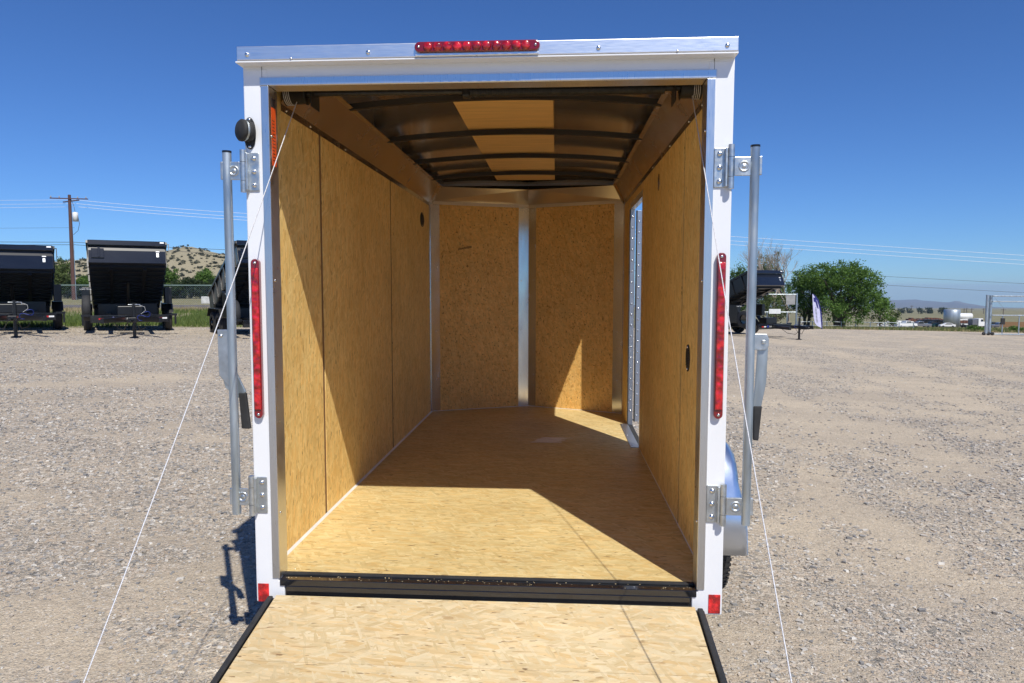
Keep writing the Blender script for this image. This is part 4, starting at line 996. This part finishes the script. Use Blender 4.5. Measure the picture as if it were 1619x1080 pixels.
# left side group
tree(97, 60, 50, 411, 'leafy tree filling the gap left of the brown power pole', 'tree', 5200, .10, 'leaf_olive', 31, nb=12, low=.2, group='trees behind the chain link fence')
tree(68, 63, 56, 417, 'leafy tree behind the cut off dump trailer', 'tree', 4000, .10, 'leaf_olive', 32, nb=12, low=.2, group='trees behind the chain link fence')
tree(134, 61, 26, 437, 'short leafy tree just right of the brown power pole', 'tree', 2600, .09, 'leaf', 33, nb=8, low=.2, group='trees behind the chain link fence')
tree(265, 60, 46, 423, 'leafy tree at the right shoulder of the middle dump trailer', 'tree', 4600, .10, 'leaf', 34, nb=12, low=.2, group='trees behind the chain link fence')
tree(327, 62, 46, 426, 'leafy tree below the hill left of the half hidden dump trailer', 'tree', 4600, .10, 'leaf', 35, nb=12, low=.25, group='trees behind the chain link fence')
for k, (u, w_, tr_) in enumerate(((285, 34, 450), (303, 30, 447), (318, 28, 453), (345, 34, 448), (108, 34, 452), (128, 24, 456), (255, 26, 451), (372, 34, 444), (20, 70, 430), (-40, 70, 426))):
    lbs = ['dark low bush below the hill, right of the middle dump trailer', 'dark pointed bush at the centre of the hill foot', 'dark low bush above the white block', 'dark bush left of the galvanised pipe', 'dark bush at the foot of the power pole, left side', 'small dark bush at the foot of the power pole, right side', 'dark bush touching the middle dump trailer', 'dark bush behind the half hidden dump trailer', 'wide bush behind the left edge dump trailer', 'wide bush beyond the left edge of the photo']
    tree(u, 57, w_*1.35, tr_-7, lbs[k], 'bush', 3600, .085, 'leaf_dark', 50+k, 'bush', nb=7, low=.1, group='dark bushes along the far side of the road')
# scrub on the hill
def scrub():
    N = 2200; u = rng.uniform(-300, 760, N); d = rng.uniform(270, 462, N)
    lx = (u-809.5)/FPX; x = CP[0]+FH[0]*d+RT[0]*lx*d; y = CP[1]+FH[1]*d+RT[1]*lx*d
    k = fbm(x*.03, y*.03, 77) > rng.uniform(.25, .65, N); x, y = x[k], y[k]; z = gz(x, y); V = []
    for i in range(len(x)):
        n = 34; s = rng.uniform(.35, 1.0); P = rng.normal(size=(n, 3))*np.array([.62, .62, .42])*s+np.array([x[i], y[i], z[i]+.45*s])
        a = rng.normal(size=(n, 3))*.34*s; b = rng.normal(size=(n, 3))*.34*s
        V.append(np.stack([P-a, P-b, P+a, P+b], 1).reshape(-1, 3))
    V = np.concatenate(V); o = fast_mesh('hill_scrub', V, np.arange(len(V)).reshape(-1, 4), 'scrub'); o['kind'] = 'stuff'; tag(o, 'dark scrub dotted over the dry hillside', 'scrub')
scrub()
def verge_shrub(u, dp, wpx, hpx, label, k):
    tree(u, dp, wpx, 455+(CP[2]-ground_at(u, dp).z)/dp*FPX-hpx, label, 'bush', 1200, .05, 'leaf', 90+k, 'bush', nb=7, low=.1, group='low bushes on the right edge of the yard')
verge_shrub(1545, 45, 40, 9, 'low green bush just left of the pipe gate', 1); verge_shrub(1608, 47, 30, 8, 'low green bush behind the pipe gate', 2)

# ---- fences, gates and small things
def chain_fence(u0, u1, dp, hgt, label, name='chain_link_fence'):
    a = ground_at(u0, dp); b = ground_at(u1, dp); n = int((b-a).length/3.0)+1
    r = thing(name, a, label, 'fence'); P = [ground_at(u0+(u1-u0)*k/n, dp)-a for k in range(n+1)]
    MB().tube([p+Vector((0, 0, hgt)) for p in P], .024, 8).build('top_rail', 'galv_green', r)
    for k, p in enumerate(P[::1]):
        if 40 < u0+(u1-u0)*k/n < 420 or k % 3 == 0: MB().tube([p, p+Vector((0, 0, hgt+.03))], .028, 8).build('fence_post', 'galv', r)
    V = []; t = .0022
    for i in range(n):
        p, q = P[i], P[i+1]; m = 26
        for k in range(m):
            f0 = k/m; f1 = min(1, (k+13)/m); h1 = hgt*(f1-f0)*m/13
            g_ = max(0, (k-13)/m); 
            for (fa, ha, fb, hb) in ((f0, 0, f1, h1), (f0, hgt, f1, hgt-h1)):
                A = p.lerp(q, fa)+Vector((0, 0, ha)); B_ = p.lerp(q, fb)+Vector((0, 0, hb)); V += [A-Vector((0, 0, t)), B_-Vector((0, 0, t)), B_+Vector((0, 0, t)), A+Vector((0, 0, t))]
    V = np.array([v[:] for v in V]); fast_mesh('wire_mesh', V, np.arange(len(V)).reshape(-1, 4), 'galv', r)
    return r
MT['galv_green'] = plain('weathered_rail', (0.30, 0.40, 0.36), 0.5, .5)
chain_fence(-200, 620, 36, 1.30, 'long chain link fence with pale green top rail behind the dump trailers')
def pipes(name, loc, label, cat, parts, group=None, rz=0):
    r = thing(name, loc, label, cat, group, rz)
    for nm, a, b, rad, mat in parts: MB().tube([a, b], rad, 10).build(nm, mat, r)
    return r
g = ground_at(1259, 43.5); k = 43.5/FPX
r = pipes('pipe_fence', g, 'tall pipe framed fence panel behind the side view dump trailer', 'fence', [
    ('post', (0, 0, 0), (0, 0, 56*k), .05, 'galv'), ('rail', (-5.2, 0, 54*k), (0, 0, 54*k), .03, 'galv'), ('rail', (-5.2, 0, 26*k), (0, 0, 26*k), .03, 'galv'),
    ('post', (-.55, 0, 0), (-.55, 0, 26*k), .03, 'galv'), ('post', (-1.75, 0, 0), (-1.75, 0, 26*k), .03, 'galv'), ('post', (-3.9, 0, 0), (-3.9, 0, 54*k), .04, 'galv')])
tag(MB().box(g.x-17*k, g.x-3*k, g.y-.08, g.y-.05, g.z+38*k, g.z+53*k).build('sign_board', 'sign_grey'), 'grey square board on the tall pipe framed fence', 'sign')
tag(MB().box(g.x-43*k, g.x-25*k, g.y-.09, g.y-.05, g.z+23.5*k, g.z+31*k).build('sign_board', 'white_flat'), 'blank white board hanging on the pipe fence rail', 'sign')
r = thing('low_fence', ground_at(1262, 46), 'low wire fence under the leafy trees on the right', 'fence'); a0 = ground_at(1262, 46)
pp = [ground_at(u, 46)-a0 for u in np.linspace(1262, 1445, 9)]
MB().tube([p+Vector((0, 0, .44)) for p in pp], .02, 6).tube([p+Vector((0, 0, .2)) for p in pp], .01, 6).build('rail', 'galv', r)
for p in pp: MB().tube([p, p+Vector((0, 0, .48))], .03, 8).build('fence_post', 'galv', r)
# feather flag
g = ground_at(1300, 39.5); k = 39.5/FPX
r = thing('feather_flag', g, 'white and navy feather shaped advertising flag at the yard edge', 'flag')
pole = [(0, 0, 0), (0.02*0, 0, 10*k), (-2.5*k, 0, 30*k), (-7*k, 0, 46*k), (-12*k, 0, 53*k), (-16.5*k, 0, 56*k)]
MB().tube(pole, [.03, .03, .025, .02, .015, .01], 8).build('pole', 'banner_dark', r)
edge_ = [(-.4, 2), (-.5, 10), (-1.2, 20), (-2.7, 31), (-5, 40), (-8, 47.5), (-12, 53), (-16.4, 55.5), (-15.5, 44), (-14.4, 30), (-13, 18), (-11, 10), (-7.5, 5.5)]
cl = MB().prism([(x*k, z*k) for x, z in edge_], 'y', -.006, .006).build('cloth', 'banner', r)
MB().prism([(x*k, z*k) for x, z in ((-.4, 2), (-1.2, 20), (-2.7, 31), (-5, 40), (-8, 47.5), (-12, 53), (-14.5, 54), (-8.8, 45), (-6.2, 38), (-3.6, 28), (-2.0, 14))], 'y', -.009, -.0065).build('border', 'banner_dark', r)
MB().prism([(x*k, z*k) for x, z in ((-14.6, 50), (-11.5, 50), (-8.2, 42), (-6, 33), (-7, 32), (-9.2, 36), (-11, 42), (-14, 44))], 'y', -.009, -.0065).build('emblem', 'banner_dark', r)
mb = MB()
for q in range(11): mb.box((-11.6+.28*q)*k, (-9.4+.28*q)*k, -.009, -.0065, (33-2.2*q)*k, (34.2-2.2*q)*k)
mb.build('lettering', 'grey_paint', r)
# rolling pipe gate on the far right
g = ground_at(1560, 38.5); k = 38.5/FPX; tw = .35
pt = [('post', (0, 0, .1), (0, 0, 64*k), .075, 'galv'), ('post', (9.5*k, .25, .1), (9.5*k, .25, 63*k), .075, 'galv')]
for z in (62, 53.5, 31.5, 1.5): pt.append(('rail', (9.5*k, .1, z*k), (9.5*k+5.2, .6, z*k-.03), .035, 'galv'))
pt += [('upright', (28*k, .2, 0), (28*k, .2, 31*k), .03, 'galv'), ('upright', (56*k, .35, 0), (56*k, .35, 31*k), .03, 'galv'), ('brace', (14*k, .1, 58*k), (29*k, .2, 42*k), .008, 'galv')]
r = pipes('pipe_gate', g, 'tall galvanised rolling gate cut off by the right edge of the photo', 'gate', pt)
for x in (-3, 4, 10): MB().lathe([(-.03, .02), (-.03, .09), (.03, .09), (.03, .02)], (x*k, 0, .09), (0, 1, 0), 16).build('roller', 'rubber', r)
MB().box(24*k, 30*k, .08, .16, 17*k, 27*k).build('lock_box', 'rubber', r, bev=.01)
tag(MB().box(-.5, .5, -.3, .3, 0, .46).box(.05, .5, -.305, .295, .40, .47).build('utility_box', 'concrete', bev=.03), 'chalky white block in the grass beyond the fence', 'utility box').location = ground_at(334, 46)

# ---- vehicles in the far lot
def vehicle(u, dp, rz, kind, paint, label, group='vehicles parked in the far lot'):
    g = ground_at(u, dp); names = {'pickup': 'pickup_truck', 'car': 'parked_car', 'van': 'parked_van'}
    r = thing(names[kind], g, label, {'pickup': 'pickup', 'car': 'car', 'van': 'van'}[kind], group, R(rz))
    if kind == 'pickup':
        body = [(-2.8, .45), (-2.8, 1.12), (-.5, 1.14), (-.35, 1.85), (.95, 1.85), (1.5, 1.25), (2.75, 1.12), (2.85, .5)]
        win = [(-.28, 1.22), (-.2, 1.75), (.88, 1.75), (1.35, 1.25)]; wx = (-1.75, 1.85); L = 2.8
    elif kind == 'car':
        body = [(-2.2, .35), (-2.2, .95), (-1.6, 1.05), (-.9, 1.45), (.4, 1.45), (1.2, 1.0), (2.1, .85), (2.25, .4)]
        win = [(-1.35, 1.03), (-.85, 1.38), (.35, 1.38), (.98, 1.0)]; wx = (-1.35, 1.4); L = 2.2
    else:
        body = [(-2.7, .4), (-2.7, 2.05), (1.4, 2.05), (2.1, 1.3), (2.8, 1.1), (2.85, .45)]; win = [(.6, 1.3), (.6, 1.85), (1.35, 1.85), (1.85, 1.3)]; wx = (-1.8, 1.8); L = 2.7
    MB().prism(body, 'y', -.92, .92).build('body', paint, r, bev=.07)
    MB().prism(win, 'y', -.935, .935).build('window', 'glass', r)
    for x in wx:
        for s in (-1, 1): MB().lathe([(-.1, .2), (-.11, .33), (.11, .33), (.1, .2), (.1, .001)], (x, s*.86, .34), (0, s, 0), 18).build('wheel', 'rubber', r)
    MB().box(L+.02 if kind != 'car' else 2.2, L+.08 if kind != 'car' else 2.26, -.85, .85, .5, .72).build('bumper', 'zinc', r, bev=.03)
    return r
vehicle(1432, 190, 8, 'pickup', 'white_flat', 'white pickup nearest the leafy bush in the far lot')
vehicle(1456, 205, -172, 'pickup', 'grey_paint', 'silver grey pickup in the far lot')
vehicle(1498, 225, 172, 'car', 'white_flat', 'white car in front of the round metal tank')
vehicle(1419, 225, 20, 'van', 'white_flat', 'white van left of the others in the far lot')
vehicle(1404, 215, -20, 'pickup', 'white_flat', 'white pickup half hidden by the pale green bush')
vehicle(1436, 240, 10, 'van', 'white_flat', 'white van behind the white pickup')
vehicle(1443, 232, 60, 'car', 'blue_coil', 'dark blue car behind the white pickup')
vehicle(1472, 250, 10, 'pickup', 'black', 'black pickup left of the metal tank')
vehicle(1484, 244, 12, 'car', 'green_paint', 'dark green car left of the metal tank')
vehicle(1568, 250, -10, 'pickup', 'black', 'black pickup seen through the pipe gate')
vehicle(1579, 240, 5, 'pickup', 'grey_paint', 'grey pickup seen through the pipe gate')
# tank
g = ground_at(1505, 240); k = 240/FPX
tk = tag(MB().lathe([(0, .001), (0, 11.5*k), (28*k, 11.5*k), (29*k, 10.5*k), (29.2*k, .001)], g, (0, 0, 1), 40).build('storage_tank', 'tank'), 'tall round galvanised metal tank in the far lot', 'tank')
# semi truck
g = ground_at(1546, 235); r = thing('semi_truck', g, 'white cabbed semi truck left of the pipe gate', 'truck', None, R(10))
MB().prism([(-.6, .9), (-.6, 3.1), (1.0, 3.1), (1.15, 2.1), (2.5, 1.9), (2.6, .6), (-.6, .6)], 'y', -1.2, 1.2).build('cab', 'white_flat', r, bev=.08)
MB().prism([(.2, 2.1), (.2, 2.8), (.95, 2.8), (1.05, 2.1)], 'y', -1.215, 1.215).build('window', 'glass', r)
MB().box(-5.2, -.62, -.5, .5, .7, 1.0).build('chassis', 'black', r); MB().box(-2.6, -.8, -1.1, 1.1, 1.0, 2.9).build('sleeper', 'grey_paint', r, bev=.08)
for x in (-4.6, -3.4, 1.7):
    for s in (-1, 1): MB().lathe([(-.15, .2), (-.15, .5), (.15, .5), (.15, .001)], (x, s*1.0, .5), (0, s, 0), 18).build('wheel', 'rubber', r)
# flatbeds with rusty loads, dark containers behind the cars
def flatbed(u, dp, L, H, mat, label, nm='flatbed_trailer'):
    g = ground_at(u, dp); r = thing(nm, g, label, 'trailer', 'long trailers in the far lot', R(4))
    MB().box(-L/2, L/2, -1.2, 1.2, 1.0, 1.25).build('deck', 'black', r)
    mb = MB()
    for q in range(int(L/1.1)): mb.box(-L/2+q*1.1, -L/2+q*1.1+.9, -1.1, 1.1, 1.25, 1.25+H*(.5+.5*random.random()))
    mb.build('load', mat, r)
    for x in (-L/2+1, -L/2+2.2, L/2-1): MB().lathe([(-.12, .2), (-.12, .48), (.12, .48), (.12, .001)], (x, -1.1, .48), (0, -1, 0), 16).build('wheel', 'rubber', r)
flatbed(1464, 285, 15, 1.8, 'rust', 'rusty loaded flatbed behind the silver grey pickup'); flatbed(1478, 270, 12, 1.2, 'black', 'black loaded flatbed left of the metal tank'); flatbed(1524, 262, 6, 1.0, 'rust', 'short rusty flatbed right of the metal tank')
g = ground_at(1520, 280); tag(MB().lathe([(-4, .001), (-3.9, 1.2), (3.9, 1.2), (4, .001)], (g.x, g.y, g.z+3.4), (1, .1, 0), 20).box(g.x-3, g.x+3, g.y-.8, g.y+.8, g.z, g.z+2.3).build('tank_trailer', 'white_flat'), 'white horizontal tank right of the round metal tank', 'tank')
r = thing('board_fence', ground_at(1583, 225), 'long brown fence seen through the pipe gate', 'fence'); q0 = ground_at(1583, 225)
for i in range(14): 
    p = ground_at(1583+6*i, 225)-q0; MB().box(p.x, p.x+1.15, p.y, p.y+.1, p.z+.2, p.z+1.9).build('panel', 'wood_gap', r)
# distant poles
for i, (u, d, rr) in enumerate(((1441, 900, 482), (1524, 700, 488), (1528, 720, 486), (1536, 700, 487), (1555, 760, 488), (1586, 600, 492))):
    g = ground_at(u, d); h = CP[2]+(455-rr)/FPX*d-g.z
    where = ['left of the far tank, over the white pickup', 'first of the row right of the metal tank', 'second of the row right of the metal tank', 'third of the row right of the metal tank', 'just left of the gate posts', 'seen through the gate bars'][i]
    r = thing('distant_pole', g, 'distant thin utility pole '+where, 'utility pole', 'distant utility poles on the plain')
    MB().tube([(0, 0, 0), (0, 0, max(6, h))], .3, 6).build('pole', 'bark', r); MB().box(-2, 2, -.15, .15, max(6, h)-1.2, max(6, h)-.8).build('crossarm', 'bark', r)
# trees on the plain
for i, (u, d) in enumerate(((1425, 800), (1438, 820), (1452, 760), (1466, 800), (1470, 790), (1489, 700), (1494, 720))):
    g = ground_at(u, d); V, F = crown_mesh([(0, 0, 3.2, 3.5, 3, 3), (1.5, 0, 2.2, 2.5, 2, 2)], 400, .8, 200+i)
    r = thing('distant_tree', g, ['far off dark tree on the plain, first from the leafy tree', 'second far off dark tree on the plain', 'third far off dark tree on the plain, under the ridge', 'fourth far off dark tree, left of a close pair', 'fifth far off dark tree, right of a close pair', 'sixth far off dark tree, left of the metal tank', 'seventh far off dark tree, touching the metal tank'][i], 'tree', 'distant trees on the plain')
    fast_mesh('crown', V, F, 'leaf_dark', r); MB().tube([(0, 0, 0), (0, 0, 3)], .25, 6).build('trunk', 'bark', r)

# ---- air
hb = MB().box(-9800, 9800, -400, 9700, -140, 40).build('haze', None); hb['kind'] = 'stuff'; hb['label'] = 'thin blue summer haze over the plain'; hb['category'] = 'haze'
m = D.materials.new('haze'); m.use_nodes = True; t = m.node_tree; t.nodes.clear()
pv_ = t.nodes.new('ShaderNodeVolumePrincipled'); pv_.inputs['Color'].default_value = (0.62, 0.78, 1.0, 1); pv_.inputs['Density'].default_value = 0.00010
mo_ = t.nodes.new('ShaderNodeOutputMaterial'); t.links.new(pv_.outputs[0], mo_.inputs['Volume']); hb.data.materials.append(m)
